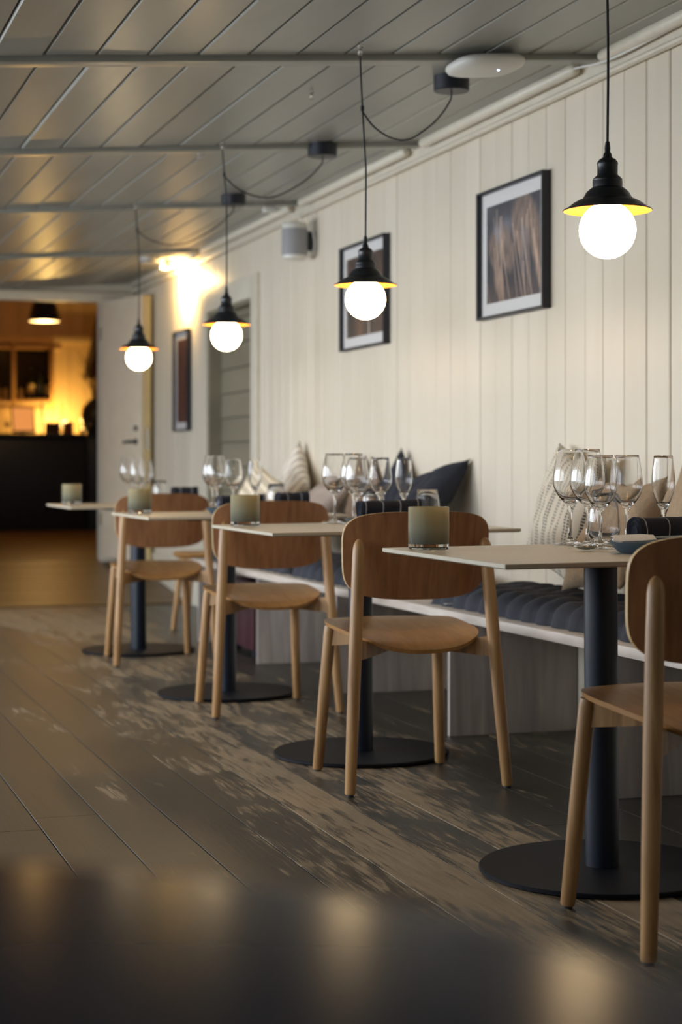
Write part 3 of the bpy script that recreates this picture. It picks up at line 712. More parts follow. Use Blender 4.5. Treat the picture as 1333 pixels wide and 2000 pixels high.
# ------------------------------------------------------------------ chairs
def chair(loc, label):
    t = thing('dining_chair', label, 'chair', loc, 0, 'oak dining chairs at the small tables')
    # seat: dished plywood shell
    n, m_ = 18, 18; mb = MB()
    def outline(u, v):
        # u across, v front(1) / rear(-1): squircle with narrower rear
        k = math.hypot(u, v)
        if k > 1e-6:
            mxx = max(abs(u), abs(v)); q = (abs(u / mxx) ** 3.4 + abs(v / mxx) ** 3.4) ** (-1 / 3.4)
            u, v = u * q, v * q
        hw = .215 + .012 * v; return u * hw, .012 + v * .222
    def zs(x_, y_):
        a = min(1, abs(x_) / .21); b_ = y_ / .22
        z = .463 + .070 * y_ + (-.024 + .032 * (y_ + .2) / .43) * (1 - a ** 2) + .006 * a ** 4
        z -= .006 * max(0, b_) ** 6 + .012 * max(0, (-b_ - .70) / .30) ** 2          # edges rolled down
        return z
    for s, dz in ((0, 0), (1, -.012)):
        for j in range(m_ + 1):
            for i in range(n + 1):
                x_, y_ = outline(2 * i / n - 1, 2 * j / m_ - 1)
                k = .985 if s else 1.0
                mb.v.append((x_ * k, y_ * k, zs(x_, y_) + dz))
    N1 = (n + 1) * (m_ + 1)
    for s in (0, 1):
        for j in range(m_):
            for i in range(n):
                a = s * N1 + j * (n + 1) + i; mb.f.append((a, a + 1, a + n + 2, a + n + 1)); mb.mi.append(0)
    rim = [i for i in range(n + 1)] + [j * (n + 1) + n for j in range(1, m_ + 1)] + [m_ * (n + 1) + i for i in range(n - 1, -1, -1)] + [j * (n + 1) for j in range(m_ - 1, 0, -1)]
    for a, b_ in zip(rim, rim[1:] + rim[:1]): mb.f.append((a, a + N1, b_ + N1, b_)); mb.mi.append(1)
    mb.build('seat', [M['oak_seat'], M['oak_seat']], t, angle=50)
    # backrest: curved plywood panel with big round corners
    n, m_ = 30, 14; mb = MB(); W2, H2 = .238, .124
    def bk(u, v, off):
        # squircle outline, upper corners rounder
        mxx = max(abs(u), abs(v), 1e-6); p = 4.6
        q = (abs(u / mxx) ** p + abs(v / mxx) ** p) ** (-1 / p) if max(abs(u), abs(v)) > 1e-6 else 1
        # fade so the inside stays regular
        f = mxx ** 3; q = 1 + (q - 1) * f
        uu, vv = u * q, v * q
        x_ = uu * (W2 - .008 * (1 - vv)); z = .692 + vv * H2 - .010 * (1 - uu * uu) * max(0, -vv) + .004 * (1 - uu * uu) * max(0, vv)
        y_ = -.152 - .018 * vv + .050 * uu * uu + off
        return (x_, y_, z)
    for off in (-.0055, .0055):
        for j in range(m_ + 1):
            for i in range(n + 1): mb.v.append(bk(2 * i / n - 1, 2 * j / m_ - 1, off))
    N1 = (n + 1) * (m_ + 1)
    for s in (0, 1):
        for j in range(m_):
            for i in range(n):
                a = s * N1 + j * (n + 1) + i; mb.f.append((a, a + 1, a + n + 2, a + n + 1)); mb.mi.append(0)
    rim = [i for i in range(n + 1)] + [j * (n + 1) + n for j in range(1, m_ + 1)] + [m_ * (n + 1) + i for i in range(n - 1, -1, -1)] + [j * (n + 1) for j in range(m_ - 1, 0, -1)]
    for a, b_ in zip(rim, rim[1:] + rim[:1]): mb.f.append((a, a + N1, b_ + N1, b_)); mb.mi.append(1)
    mb.build('backrest', [M['oak_back'], M['ply_edge']], t, angle=50)
    for sx in (-1, 1):
        # rear leg, carried up to the backrest, rounded top
        p0, p1 = Vector((sx * .246, -.226, .006)), Vector((sx * .198, -.166, .742))
        ps = [p0 + (p1 - p0) * k for k in (0, .004, .3, .58, .85, .955, .976, .990, .998, 1)]
        lg = MB().tube(ps, [.0145, .016, .0185, .0195, .0190, .0182, .0158, .0112, .0052, .001], 16).build('leg', M['oak'], t)
        MB().lathe([(0, 0), (.011, 0), (.011, .008), (0, .008)], 12, c=(p0.x, p0.y, 0)).build('glide', M['glide'], lg)
        p0, p1 = Vector((sx * .205, .226, .006)), Vector((sx * .178, .180, .458))
        ps = [p0 + (p1 - p0) * k for k in (0, .006, .5, .96, 1)]
        lg = MB().tube(ps, [.0145, .016, .0185, .019, .017], 16).build('leg', M['oak'], t)
        MB().lathe([(0, 0), (.011, 0), (.011, .008), (0, .008)], 12, c=(p0.x, p0.y, 0)).build('glide', M['glide'], lg)
    # crossed rails under the seat, deep at the legs and slim at the crossing
    for sx in (-1, 1):
        a = Vector((sx * .2165, -.189, 0)); b_ = Vector((-sx * .1815, .187, 0)); d = (b_ - a).normalized(); nn = Vector((-d.y, d.x, 0)) * .011
        st = [(0, .388, .450), (.11, .391, .439), (.28, .398, .430), (.5, .408, .438) if sx < 0 else (.5, .4085, .4375), (.75, .408, .444), (1, .396, .450)]
        mb = MB(); rings = []
        for k, z0, z1 in st:
            p = a + (b_ - a) * k; b0 = len(mb.v)
            mb.v += [tuple(p + nn + Vector((0, 0, z0))), tuple(p - nn + Vector((0, 0, z0))), tuple(p - nn + Vector((0, 0, z1))), tuple(p + nn + Vector((0, 0, z1)))]
            rings.append([b0 + q for q in range(4)])
        for A, B in zip(rings, rings[1:]):
            for q in range(4): mb.f.append((A[q], A[(q + 1) % 4], B[(q + 1) % 4], B[q])); mb.mi.append(0)
        mb.f.append(tuple(rings[0])); mb.f.append(tuple(rings[-1][::-1])); mb.mi += [0, 0]
        mb.build('cross_rail', M['oak'], t, angle=30)
    return t
ch = chair((1.862, 3.318, 0), 'oak chair cut off by the right edge, at the nearest table')
dup(ch, (1.857, 5.143, 0), 'oak chair right of centre whose back stands behind the nearest candle glass')
dup(ch, (1.868, 6.80, 0), 'oak chair left of centre at the third table, partly hidden by the second tabletop')
dup(ch, (1.835, 8.635, 0), 'oak chair farthest from the camera, in front of the open door')
# oak stool by the far end of the bench
st = thing('oak_stool', 'low oak stool by the wall beyond the end of the bench', 'stool', (2.43, 10.05, 0))
MB().lathe([(0, .425), (.17, .425), (.20, .438), (.205, .448), (.19, .458), (0, .452)], 28).build('seat', M['oak_seat'], st)
for sx in (-1, 1):
    for sy in (-1, 1):
        MB().tube([(sx * .165, sy * .165, 0), (sx * .125, sy * .125, .424)], [.0155, .019], 14).build('leg', M['oak'], st)
    MB().box(sx * .128 - .01, sx * .128 + .01, -.115, .115, .375, .424).build('apron', M['oak'], st)

# ------------------------------------------------------------------ tables
TT = .752
def table(loc, label):
    t = thing('cafe_table', label, 'table', loc, 0, 'pedestal tables along the bench')
    t.rotation_euler = (0, -.006, 0)
    hw, hd_ = .41, .39
    mb = MB(); c = .004; z0, z1 = TT - .012, TT
    lay = [(hw - .006, hd_ - .006, z0), (hw, hd_, z0 + .003), (hw, hd_, z1 - .001), (hw - .001, hd_ - .001, z1)]
    rings = []
    for a, b_, z in lay:
        b0 = len(mb.v); mb.v += [(-a, -b_, z), (a, -b_, z), (a, b_, z), (-a, b_, z)]; rings.append([b0, b0 + 1, b0 + 2, b0 + 3])
    for A, B in zip(rings, rings[1:]):
        for q in range(4): mb.f.append((A[q], A[(q + 1) % 4], B[(q + 1) % 4], B[q])); mb.mi.append(0)
    mb.f.append(tuple(rings[0][::-1])); mb.f.append(tuple(rings[-1])); mb.mi += [0, 0]
    mb.build('tabletop', M['laminate'], t, smooth=False)
    MB().box(-.20, .20, -.20, .20, TT - .0215, TT - .0122).build('mounting_plate', M['base'], t, bevel=.002)
    MB().lathe([(0, .012), (.0395, .012), (.0395, TT - .0218), (0, TT - .0218)], 32).build('pole', M['steel_blue'], t)
    MB().lathe([(0, .0), (.286, .0), (.291, .003), (.291, .009), (.288, .0115), (0, .0118)], 64).build('base_plate', M['base'], t)
    return t
TABLES = [(1.885, 3.84), (1.885, 5.635), (1.845, 7.29), (1.835, 9.10)]
tb = table((*TABLES[0], 0.002), 'nearest pale square table on a dark pedestal, at the right edge')
for (x, y), lb in zip(TABLES[1:], ['second pale pedestal table from the right, its top overlapping a chair back', 'third pale pedestal table from the right, behind the left of centre chair', 'farthest pale pedestal table, leftmost with a candle glass against the dark bar']):
    dup(tb, (x, y, 0.002), lb).rotation_euler = (0, -.006, 0)
def tz(i, x): return .002 + TT * 1.0 + .006 * (x - TABLES[i][0]) + .0006
# round dark table in front of the camera
M['round_top'] = plain('dark_table_top', (32, 43, 70), .20, vary=.05, scale=3)
M['round_top'].node_tree.nodes['Principled BSDF'].inputs['IOR'].default_value = 1.075
rt = thing('round_table', 'dark round table blurred in the foreground below the camera', 'table', (-.082, .555, 0))
MB().lathe([(0, .728), (.440, .728), (.450, .734), (.4535, .740), (.4525, .746), (.448, .7495), (.438, .7505), (0, .7505)], 96).build('tabletop', M['round_top'], rt)
MB().lathe([(0, .012), (.04, .012), (.04, .7275), (0, .7275)], 28).build('pole', M['steel_blue'], rt)
MB().lathe([(0, 0), (.28, 0), (.284, .006), (.28, .0115), (0, .0118)], 48).build('base_plate', M['base'], rt)

# ------------------------------------------------------------------ glassware and table settings
def goblet(h, rb, rr, hb, wmax, foot=.042):
    """profiles of a stemmed glass: (thin bowl outside+inside, solid stem with foot)"""
    stem = [(0, .0), (foot, .0), (foot, .0015), (foot * .7, .004), (.012, .009), (.0052, .020), (.0038, .045), (.0038, hb - .022), (.0060, hb - .006), (.0088, hb - .0002), (0, hb - .0002)]
    H = h - hb; n = 16; bowl = []
    for k in range(0, n + 1):
        s = k / n
        if s <= wmax:
            a = s / wmax; r = .0090 + (rb - .0090) * math.sin(a * PI / 2) ** .86
        else:
            a = (s - wmax) / (1 - wmax); r = rb + (rr - rb) * (a ** 1.55)
        bowl.append((r, hb + H * s))
    # the wall thins from the thick bottom of the cup to a fine lip
    inn = [(max(r - (.0016 - .0012 * k / n), 0 if k == 0 else .003), z + (.0065 if k == 0 else .0052 * (1 - k / n) ** 5)) for k, (r, z) in enumerate(bowl)]
    return [(0, hb + .0001)] + bowl + [(rr - .0002, h + .0002)] + inn[1:][::-1] + [(0, hb + .0065)], stem
def pair(spec, seg, nm):
    b, st = goblet(*spec)
    return [('bowl', MB().lathe(b, seg).mesh(nm + '_bowl', M['glass'], angle=48)), ('stem', MB().lathe(st, seg).mesh(nm + '_stem', M['glass'], angle=60))]
ME = {
    'large': ('wine_glass', pair((.243, .0445, .0305, .102, .42), 40, 'large')),
    'white': ('wine_glass', pair((.228, .0405, .0300, .096, .42), 40, 'white')),
    'flute': ('flute_glass', pair((.226, .0300, .0240, .090, .50, .038), 36, 'flute')),
    'tumbler': ('tumbler', [('body', MB().lathe([(0, .0036), (.0283, .0037), (.0405, .026), (.0425, .042), (.0385, .085), (.0325, .120), (.0323, .1202), (.0320, .120), (.0377, .085), (.0415, .042), (.0393, .028), (.0265, .0115), (0, .0105)], 40).mesh('tumbler_body', M['glass'], angle=48)),
                ('base', MB().lathe([(0, 0), (.026, 0), (.028, .002), (.0282, .0035), (0, .0035)], 40).mesh('tumbler_base', M['glass'], angle=60))]),
}
GRP = {'large': 'wine glasses on the tables', 'white': 'wine glasses on the tables', 'flute': 'flute glasses on the tables', 'tumbler': 'water tumblers on the tables'}
def glassware(kind, ti, x, y, label):
    nm, parts = ME[kind]
    t = thing(nm, label, 'glass', (x, y, tz(ti, x)), 0, GRP[kind])
    for pn, me in parts: link(pn, me, t)
    return t
NT = ['nearest table', 'second table', 'third table', 'farthest table']
for kind, ti, x, y, lb in [
    ('large', 0, 1.964, 4.185, 'large wine glass leftmost on the nearest table'),
    ('large', 0, 1.960, 4.075, 'large wine glass second from the left on the nearest table'),
    ('white', 0, 1.942, 3.965, 'medium wine glass standing foremost on the nearest table'),
    ('white', 0, 2.061, 4.060, 'medium wine glass on the nearest table right of the overlapping pair'),
    ('flute', 0, 2.19, 4.11, 'slim flute glass rightmost on the nearest table'),
    ('tumbler', 0, 2.058, 4.182, 'clear water tumbler behind the stems on the nearest table'),
    ('large', 1, 1.897, 5.965, 'large wine glass leftmost on the second table'),
    ('large', 1, 1.932, 5.860, 'large wine glass second from the left on the second table'),
    ('white', 1, 1.911, 5.755, 'medium wine glass overlapping the large one on the second table'),
    ('white', 1, 2.009, 5.80, 'medium wine glass before the navy cushions on the second table'),
    ('flute', 1, 2.113, 5.85, 'slim flute glass before the navy cushions on the second table'),
    ('tumbler', 1, 2.03, 5.935, 'clear water tumbler behind the glass stems on the second table'),
    ('tumbler', 1, 2.11, 5.61, 'clear water tumbler just above the nearest candle glass'),
    ('large', 2, 1.859, 7.60, 'large wine glass leftmost on the third table'),
    ('large', 2, 1.851, 7.49, 'large wine glass second from the left on the third table'),
    ('white', 2, 1.940, 7.55, 'medium wine glass in the middle of the third table'),
    ('flute', 2, 2.050, 7.60, 'slim flute glass rightmost on the third table'),
    ('tumbler', 2, 2.110, 7.47, 'clear water tumbler at the bench side of the third table'),
    ('large', 3, 1.839, 9.40, 'large wine glass leftmost on the farthest table'),
    ('white', 3, 1.867, 9.29, 'medium wine glass before the open door on the farthest table'),
    ('white', 3, 1.939, 9.43, 'medium wine glass rightmost on the farthest table'),
    ('tumbler', 3, 1.996, 9.33, 'clear water tumbler behind the candle glass of the farthest table'),
]: glassware(kind, ti, x, y, lb)

def candle_holder(ti, x, y, label):
    t = thing('candle_holder', label, 'candle holder', (x, y, tz(ti, x)), 0, 'smoky glass candle holders on the tables')
    R = .0505
    MB().lathe([(0, .0), (R - .003, .0), (R, .003), (R, .0125), (0, .0125)], 40).build('base', M['glass'], t)
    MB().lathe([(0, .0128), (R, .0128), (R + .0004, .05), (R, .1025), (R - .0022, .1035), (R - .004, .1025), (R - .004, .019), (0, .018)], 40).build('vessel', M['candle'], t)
    MB().lathe([(0, .0185), (.019, .0185), (.019, .034), (0, .034)], 16).build('candle', M['white_plastic'], t)
    return t
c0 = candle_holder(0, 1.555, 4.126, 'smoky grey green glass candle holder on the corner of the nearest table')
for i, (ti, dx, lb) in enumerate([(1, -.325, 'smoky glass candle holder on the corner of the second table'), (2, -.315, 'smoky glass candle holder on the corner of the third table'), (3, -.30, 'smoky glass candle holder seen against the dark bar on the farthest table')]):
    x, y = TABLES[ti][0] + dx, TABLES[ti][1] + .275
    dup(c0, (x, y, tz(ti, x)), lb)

def plate(ti, x, y, r, label):
    return tag(MB().lathe([(0, .0), (r * .72, .0), (r * .78, .004), (r * .99, .024), (r, .0265), (r * .985, .027), (r * .76, .0075), (0, .006)], 48)
               .build('plate', M['plate'], loc=(x, y, tz(ti, x)), angle=60), label, 'plate', 'stoneware plates on the tables')
plate(0, 1.962, 3.745, .098, 'blue grey stoneware plate with a knife across it on the nearest table')
plate(1, 1.915, 5.59, .098, 'blue grey stoneware plate under the check napkin on the second table')
plate(2, 1.831, 7.20, .098, 'blue grey stoneware plate on the third table')
plate(3, 1.88, 9.03, .098, 'blue grey stoneware plate on the farthest table')

def napkin(x, y, z, L, label, rz=0.0, ry=.043, rz_=.034, seed=0):
    """cloth folded into a thick roll along x, with a curled end"""
    n, m_ = 26, 24; mb = MB()
    for i in range(n + 1):
        u = i / n
        for k in range(m_):
            a = 2 * PI * k / m_
            ca, sa = math.cos(a), math.sin(a)
            q = (abs(ca) ** 3 + abs(sa) ** 3) ** (-1 / 3)
            w_ = 1 + mnoise.noise(Vector((u * 5 + seed, ca * 1.2, sa * 1.2))) * .10
            end = 1 - .12 * max(0, u - .8) / .2
            lift = .010 * max(0, u - .75) / .25
            mb.v.append((u * L - L / 2, ry * q * ca * w_ * end, rz_ + rz_ * q * sa * (w_ if sa > -.3 else 1) * end + lift + (0 if sa > -.3 else 0)))
    for i in range(n):
        for k in range(m_):
            k2 = (k + 1) % m_; mb.f.append((i * m_ + k, i * m_ + k2, (i + 1) * m_ + k2, (i + 1) * m_ + k)); mb.mi.append(0)
    # spiral ends: ring steps inwards so the fold shows
    for base, sg in ((0, -1), (n * m_, 1)):
        prev = list(range(base, base + m_)); ctr = Vector((sg * L / 2, 0, rz_ + (.010 if sg > 0 else 0)))
        for f, dx in ((.82, -.006), (.70, .001), (.52, -.006), (.4, .0), (.2, -.005)):
            cur = []
            for k in range(m_):
                v = Vector(mb.v[base + k]); p = ctr + (v - ctr) * f; p.x += sg * dx; cur.append(len(mb.v)); mb.v.append(tuple(p))
            for k in range(m_):
                k2 = (k + 1) % m_; mb.f.append((prev[k], prev[k2], cur[k2], cur[k])); mb.mi.append(0)
            prev = cur
        mb.f.append(tuple(prev)); mb.mi.append(0)
    me = mb.mesh('napkin', M['napkin'], angle=60)
    zm = min(v.co.z for v in me.vertices)
    o = link('napkin', me, None, (x, y, z - zm + .0005)); o.rotation_euler = (0, 0, rz)
    return tag(o, label, 'napkin', 'navy check napkins on the tables')
napkin(2.115, 3.915, tz(0, 2.11), .215, 'navy check napkin roll lying behind the plate on the nearest table', 0, .040, .0375, 1)
napkin(1.965, 5.585, tz(1, 1.965) + .0275, .205, 'navy check napkin roll lying on the plate of the second table', 0, .040, .029, 2)
napkin(1.88, 7.19, tz(2, 1.88) + .0275, .195, 'navy check napkin roll lying on the plate of the third table', 0, .036, .024, 3)
napkin(2.13, 7.29, tz(2, 2.13), .13, 'short navy napkin roll at the bench side of the third table', 0, .05, .042, 4)
napkin(2.10, 9.20, tz(3, 2.10), .13, 'short navy napkin roll at the bench side of the farthest table', 0, .05, .042, 5)

# knife across the plate, spoon beside it
kn = thing('butter_knife', 'broad bladed butter knife lying across the plate of the nearest table', 'knife', (1.945, 3.715, tz(0, 1.945) + .0345), math.radians(-3))
kn.rotation_euler = (math.radians(36), 0, math.radians(-3))
MB().prism([(-.095, -.008), (-.088, .010), (-.02, .0135), (.012, .010), (.014, -.007), (-.02, -.011), (-.08, -.013)], 2, -.0015, .0027).build('blade', M['ivory'], kn, bevel=.0006)
MB().tube([(.012, 0, .0012), (.03, 0, .0015), (.10, 0, .002), (.125, 0, .0015)], [.0035, .004, .005, .003], 10).build('handle', M['steel'], kn)
spn = thing('spoon', 'steel spoon lying beside the plate on the nearest table', 'spoon', (1.865, 3.885, tz(0, 1.87)), math.radians(2))
mb = MB(); n = 14
for s in (0, 1):
    for j in range(n + 1):
        for k in range(20):
            r = j / n; a = 2 * PI * k / 20
            x_ = .032 * r * math.cos(a); y_ = .020 * r * math.sin(a)
            mb.v.append((x_, y_, .0015 + .008 * r * r + (0 if s else .0012)))
for s in (0, 1):
    for j in range(n):
        for k in range(20):
            k2 = (k + 1) % 20; b0 = s * (n + 1) * 20; mb.f.append((b0 + j * 20 + k, b0 + j * 20 + k2, b0 + (j + 1) * 20 + k2, b0 + (j + 1) * 20 + k)); mb.mi.append(0)
for k in range(20):
    k2 = (k + 1) % 20; mb.f.append((n * 20 + k, n * 20 + k2, (2 * n + 1) * 20 + k2, (2 * n + 1) * 20 + k)); mb.mi.append(0)
mb.build('bowl', M['steel'], spn, angle=60)
MB().tube([(.031, 0, .0095), (.045, 0, .012), (.08, 0, .008), (.15, 0, .004)], [.003, .0025, .003, .004], 8).build('handle', M['steel'], spn)

# ------------------------------------------------------------------ pendant lamps over the tables
PEND = [(1.85, 3.741, 1.499), (1.85, 5.487, 1.493), (1.85, 7.318, 1.502), (1.85, 9.168, 1.513)]
LAB = ['black pendant lamp with opal globe bulb nearest the camera, at the upper right', 'black pendant lamp hanging in front of the middle picture', 'black pendant lamp hanging before the blocked doorway', 'black pendant lamp farthest away, in front of the open white door']
CAN = [(2.34, 4.20), (2.345, 5.99), (2.305, 7.42), (2.30, 8.95)]
SH = MB().lathe([(.034, .097), (.0345, .099), (.040, .0955), (.0485, .088), (.0555, .076), (.059, .071), (.066, .0695), (.078, .063), (.091, .053), (.098, .049), (.1015, .0475), (.1025, .0455), (.1015, .0445)], 48).lathe(
    [(.1014, .0444), (.0975, .0468), (.090, .0505), (.077, .0605), (.065, .067), (.058, .0685), (.054, .0735), (.047, .0855), (.030, .0945)], 48, mi=1).mesh('shade', [M['black_shade'], M['shade_in']], angle=60)
HO = MB().lathe([(0, .090), (.034, .0955), (.0345, .112), (.0335, .115), (.0345, .117), (.031, .121), (.0275, .124), (.0235, .128), (.0235, .150), (.0245, .153), (.0235, .157), (.019, .163), (.0105, .168), (.0095, .176), (.0062, .180), (.0068, .190), (.0050, .204), (0, .204)], 32).mesh('lamp_holder', M['black_shade'], angle=45)
BU = MB().lathe([(0, -.0655)] + [(.0655 * math.sin(PI * k / 22), -.0655 * math.cos(PI * k / 22)) for k in range(1, 20)] + [(.022, .066), (.018, .085), (0, .0855)], 36).mesh('globe_bulb', M['bulb'], angle=180)
HK = MB().lathe([(0, .012), (.010, .012), (.012, .008), (.008, .004), (.004, -.002), (.007, -.008), (.009, -.012), (.006, -.017), (0, -.019)], 12).mesh('ceiling_hook', M['clear_hook'], angle=180)
for i, ((x, y, z), (cx, cy)) in enumerate(zip(PEND, CAN)):
    t = thing('pendant_lamp', LAB[i], 'lamp', (x, y, z), 0, 'globe pendant lamps over the tables')
    for nm, me in (('shade', SH), ('lamp_holder', HO), ('globe_bulb', BU)): link(nm, me, t)
    hx, hy = (-.012, .02) if i else (-.004, .0)
    hz = zceil(x + hx) - z - .032
    link('ceiling_hook', HK, t, (hx, hy, hz + .020))
    tie = .33 if i == 1 else .20
    MB().tube(smoothpath([(0, 0, .200), (.0015, 0, .40), (-.001, 0, hz - tie), (hx * .6, hy * .5, hz - tie * .5), (hx, hy, hz)], 8), .0031, 8).build('cord', M['cord'], t)
    cz = zceil(cx) - z; dx, dy = cx - x, cy - y
    MB().lathe([(0, -.056), (.061, -.056), (.064, -.053), (.064, -.001), (0, -.001)], 36, c=(dx, dy, cz)).build('canopy', M['black'], t)
    if i == 0: tie = .15
    e = Vector((dx, dy, cz - .056)); s = Vector((hx * .6, hy * .5, hz - tie * .55))
    sag = [(.12, .055), (.30, .10), (.5, .115), (.72, .085), (.88, .045)]
    pts = [s] + [s + (e + Vector((0, 0, -.03)) - s) * k + Vector((0, 0, -d)) for k, d in sag] + [e + Vector((-.004, 0, -.03)), e]
    MB().tube(smoothpath(pts, 8), .0031, 8).build('swag_cord', M['cord'], t)
    MB().lathe([(0, -.008), (.006, -.008), (.006, .008), (0, .008)], 10, c=(hx * .6, hy * .5, hz - tie * .52)).build('cord_tie', M['cord'], t)
# spare clear hooks on the ceiling
for (x, y), lb in [((1.90, 6.25), 'empty clear plastic hook on the ceiling between the first two beams'), ((1.80, 7.60), 'empty clear plastic hook on the ceiling beside the third pendant')]:
    tag(link('ceiling_hook', HK, None, (x, y, zceil(x) - .012)), lb, 'hook', 'spare ceiling hooks')

# ------------------------------------------------------------------ pictures
def picture(y0, y1, z0, z1, label, paint, mt):
    """y1 > y0; hangs on the right wall"""
    yc, zc = (y0 + y1) / 2, (z0 + z1) / 2; hw, hh = (y1 - y0) / 2, (z1 - z0) / 2
    t = thing('picture_frame', label, 'picture', (XW - .0025, yc, zc), 0, 'framed grass photographs on the wall')
    b = .011; X0, X1 = -.034, 0.0
    MB().box(X0, X1, -hw, hw, hh - b, hh).box(X0, X1, -hw, hw, -hh, -hh + b).box(X0, X1, -hw, -hw + b, -hh + b, hh - b).box(X0, X1, hw - b, hw, -hh + b, hh - b).build('frame', M['frame'], t, smooth=False)
    MB().box(-.012, -.002, -hw + b, hw - b, -hh + b, hh - b).build('mat', M['mat_card'], t, smooth=False)
    nx, nz = 110, 150; pw, ph = hw - b - mt, hh - b - mt
    me = bpy.data.meshes.new('print')
    vs_ = [(-.0128, -pw + 2 * pw * i / nx, -ph + 2 * ph * j / nz) for j in range(nz + 1) for i in range(nx + 1)]
    me.from_pydata(vs_, [], [(j * (nx + 1) + i, j * (nx + 1) + nx + 1 + i, j * (nx + 1) + nx + 2 + i, j * (nx + 1) + i + 1) for j in range(nz) for i in range(nx)])
    ca = me.color_attributes.new('print_colour', 'FLOAT_COLOR', 'POINT')
    # u runs left to right as seen from the room (decreasing y)
    for k, (_, y_, z_) in enumerate(vs_):
        ca.data[k].color = paint((1 - (y_ / pw)) / 2, (z_ / ph + 1) / 2)
    me.materials.append(M['print'])
    link('print', me, t)
    MB().box(-.0205, -.0185, -hw + b, hw - b, -hh + b, hh - b).build('glazing', M['pane'], t, smooth=False)
    return t
m, nt, b = new_mat('photo_print'); at = nt.nodes.new('ShaderNodeAttribute'); at.attribute_name = 'print_colour'
nt.links.new(at.outputs['Color'], b.inputs['Base Color']); b.inputs['Roughness'].default_value = .6; M['print'] = m
rng = random.Random(3)
STEMS = [(rng.uniform(-.05, 1.2), rng.uniform(-.12, -.34), rng.uniform(.35, .95), rng.uniform(.5, 1)) for _ in range(22)]
PLUMES = [(.12, .60, .10, .22), (.36, .62, .13, .26), (.55, .80, .08, .3), (.86, .74, .13, .34), (.22, .28, .10, .2), (.70, .95, .16, .2), (.95, .42, .1, .3)]
def mixc(a, b_, t): return tuple(p + (q - p) * t for p, q in zip(a, b_))
def reeds(u, v):
    n1 = mnoise.noise(Vector((u * 5, v * 2.2, 1))) * .5 + .5; n2 = mnoise.noise(Vector((u * 26, v * 7, 4))) * .5 + .5; n3 = mnoise.noise(Vector((u * 60, v * 60, 7))) * .5 + .5
    c = mixc((34, 34, 42), (96, 94, 100), max(0, min(1, n1 * 1.5 - .55 + .5 * (v - .5))))
    c = mixc(c, (168, 168, 178), max(0, min(1, (n1 - .60) * 4)) * max(0, v - .30) * 1.2)
    for px, pz, rw, rh in PLUMES:
        x_ = u - px - (pz - v) * .25 * (1 if v < pz else .3); d = (x_ / rw) ** 2 + ((v - pz + rh * .4) / rh) ** 2
        if d < 1.2: c = mixc(c, mixc((58, 48, 44), (158, 134, 118), min(1, n2 * .75 + n3 * .3)), max(0, min(1, (1.2 - d) * 1.5)) * .85)
    for sx, sl, top, br in STEMS:
        if v < top:
            d = abs(u - (sx + sl * (v - .0) + .10 * v * v))
            if d < .012: c = mixc(c, (186, 158, 136), (1 - d / .012) * br)
    if v < .32: c = mixc(c, mixc((60, 48, 42), (150, 118, 98), n2), .45 * (1 - v / .32))
    return s2l(tuple(min(255, q * 1.22) for q in c))
def dark_grass(u, v):
    n1 = mnoise.noise(Vector((u * 4, v * 2, 9))) * .5 + .5; n2 = mnoise.noise(Vector((u * 22, v * 4, 2))) * .5 + .5
    c = mixc((38, 30, 32), (140, 98, 66), max(0, min(1, n1 * 1.1 - .15 + (n2 - .5) * .5)))
    if abs(u - .62) < .02 and v < .25: c = (190, 170, 150)
    return s2l(c)
def plum(u, v):
    n1 = mnoise.noise(Vector((u * 5, v * 6, 5))) * .5 + .5; n2 = mnoise.noise(Vector((u * 18, v * 16, 3))) * .5 + .5
    c = mixc((52, 32, 32), (122, 84, 78), max(0, min(1, n1 * .9 + (n2 - .5) * .7 - .1)))
    return s2l(c)
picture(6.131, 6.785, 1.544, 2.060, 'black framed photograph of pale reeds, nearest picture on the wall', reeds, .052)
picture(7.936, 8.618, 1.527, 2.046, 'black framed dark grass photograph half hidden by a pendant lamp', dark_grass, .052)
picture(12.05, 12.50, 1.193, 1.897, 'tall narrow framed plum brown print beside the blocked doorway', plum, .05)

# ------------------------------------------------------------------ small wall and ceiling fittings
sp_ = thing('wall_speaker', 'white loudspeaker with grey grille mounted high on the wall', 'speaker', (2.69, 9.16, 2.05))
MB().lathe([(0, 0), (.058, 0), (.066, .006), (.068, .022)], 32).build('base_rim', M['white_plastic'], sp_)
MB().lathe([(.0685, .0225), (.0695, .03), (.0695, .155), (.0685, .163)], 40).build('grille', M['grille'], sp_)
MB().lathe([(.068, .1635), (.067, .185), (.058, .195), (0, .196)], 32).build('top', M['white_plastic'], sp_)
MB().box(.06, .1085, -.025, .025, .05, .15).build('bracket', M['black'], sp_)
MB().tube(smoothpath([(.085, -.055, .02), (.088, -.075, .08), (.08, -.07, .16), (.085, -.055, .26), (.086, -.055, .31)], 6), .0035, 8).build('cable', M['white_plastic'], sp_)
ap = thing('access_point', 'round white ceiling access point with a tiny blue light', 'access point', (2.325, 5.63, zceil(2.325) - .0215))
ap.rotation_euler = (0, -al, 0)
def rsq(r, z, p=3.2, n=48): return [(r * math.copysign(abs(math.cos(2 * PI * k / n)) ** (2 / p), math.cos(2 * PI * k / n)), r * math.copysign(abs(math.sin(2 * PI * k / n)) ** (2 / p), math.sin(2 * PI * k / n)), z) for k in range(n)]
mb = MB(); rings = []
for r, z in [(.112, 0), (.122, -.008), (.124, -.020), (.116, -.032), (.098, -.039), (.05, -.041)]:
    b0 = len(mb.v); mb.v += rsq(r, z); rings.append(list(range(b0, b0 + 48)))
for A, B in zip(rings, rings[1:]):
    for k in range(48): mb.f.append((A[k], A[(k + 1) % 48], B[(k + 1) % 48], B[k])); mb.mi.append(0)
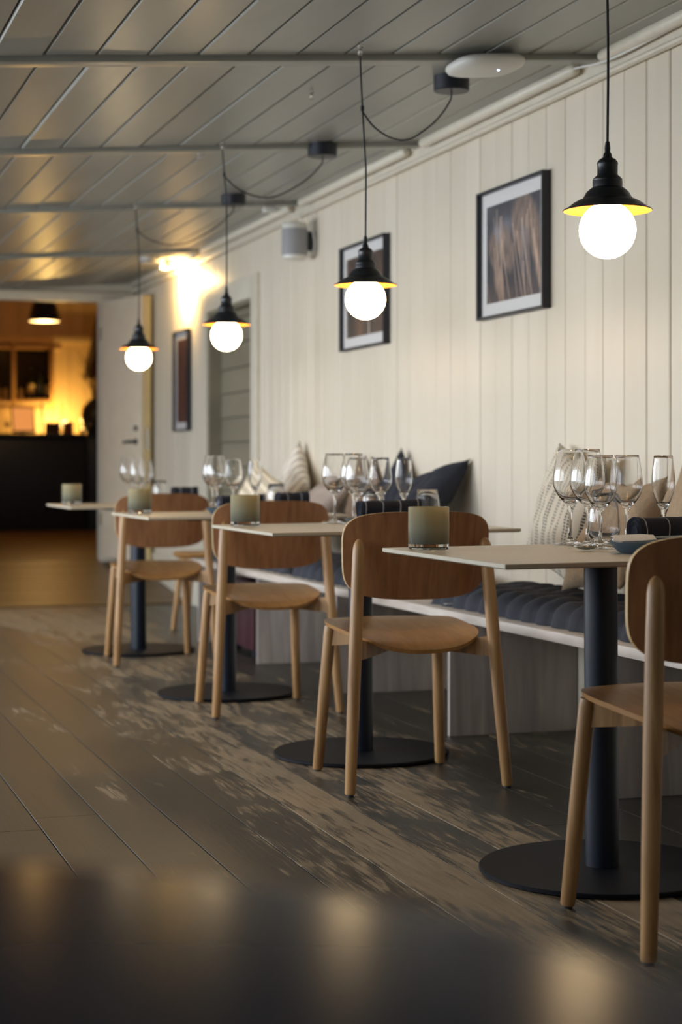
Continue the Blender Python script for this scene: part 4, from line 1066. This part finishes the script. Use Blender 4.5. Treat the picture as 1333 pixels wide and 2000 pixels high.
mb.f.append(tuple(rings[0])); mb.f.append(tuple(rings[-1][::-1])); mb.mi += [0, 0]
mb.build('housing', M['white_plastic'], ap, angle=50)
MB().lathe([(0, -.0440), (.003, -.0425), (.003, -.0395), (0, -.0395)], 12, c=(.03, -.04, 0)).build('status_light', M['led'], ap)
sd = thing('smoke_detector', 'white round smoke detector on the ceiling near the far door', 'detector', (2.47, 11.95, zceil(2.47)))
MB().lathe([(0, -.001), (.05, -.001), (.052, -.012), (.046, -.034), (.03, -.04), (0, -.041)], 28).build('housing', M['white_plastic'], sd)
MB().lathe([(.0465, -.0345), (.053, -.030), (.053, -.022), (.0525, -.02)], 28).build('vent_ring', M['grille'], sd)
jb = thing('junction_box', 'cream junction box with cables at the end of the third ceiling beam', 'box', (2.60, 9.33, zceil(2.60) - .022))
MB().box(-.035, .035, -.03, .03, -.026, 0).build('body', M['white_plastic'], jb, bevel=.004)
MB().tube(smoothpath([(.035, 0, -.012), (.08, -.02, -.022), (.13, -.06, -.05), (.16, -.09, -.08)], 6), .003, 6).build('cable', M['white_plastic'], jb)
MB().tube(smoothpath([(-.035, 0, -.008), (-.10, -.01, -.010), (-.18, -.02, -.004)], 6), .003, 6).build('cable', M['white_plastic'], jb)
tag(MB().tube(smoothpath([(2.74, 2.6, 2.345), (2.745, 3.6, 2.338), (2.742, 4.4, 2.335), (2.752, 5.0, 2.348), (2.742, 5.5, 2.338), (2.70, 5.72, 2.345)], 10), .004, 8).build('cable', M['white_plastic']), 'white cable running along the top of the right wall above the nearest table', 'cable')
# spotlight washing the far part of the wall
sl = thing('ceiling_spotlight', 'small bright spotlight under the ceiling by the plum print', 'lamp', (2.64, 12.16, 2.335))
MB().lathe([(0, .03), (.03, .03), (.034, -.02), (.030, -.022), (.026, -.01), (0, -.008)], 24).build('housing', M['white_plastic'], sl)
MB().lathe([(0, .031), (.012, .031), (.012, zceil(2.64) - 2.335 - .001), (0, zceil(2.64) - 2.335 - .001)], 12).build('stem', M['white_plastic'], sl)
M['spot'] = emit('spot_lens', (1, .72, .35), 25)
MB().lathe([(0, -.013), (.024, -.013), (.024, -.0095), (0, -.0095)], 20).build('lens', M['spot'], sl)
L = bpy.data.lights.new('ceiling_spotlight_light', 'SPOT'); L.energy = 130; L.color = (1, .64, .24); L.shadow_soft_size = .03
L.spot_size = math.radians(172); L.spot_blend = 1.0
o = bpy.data.objects.new('ceiling_spotlight_light', L); COL.objects.link(o); o.location = (2.58, 12.15, 2.24)
o.rotation_euler = Vector((1.0, .05, .12)).to_track_quat('-Z', 'Y').to_euler()
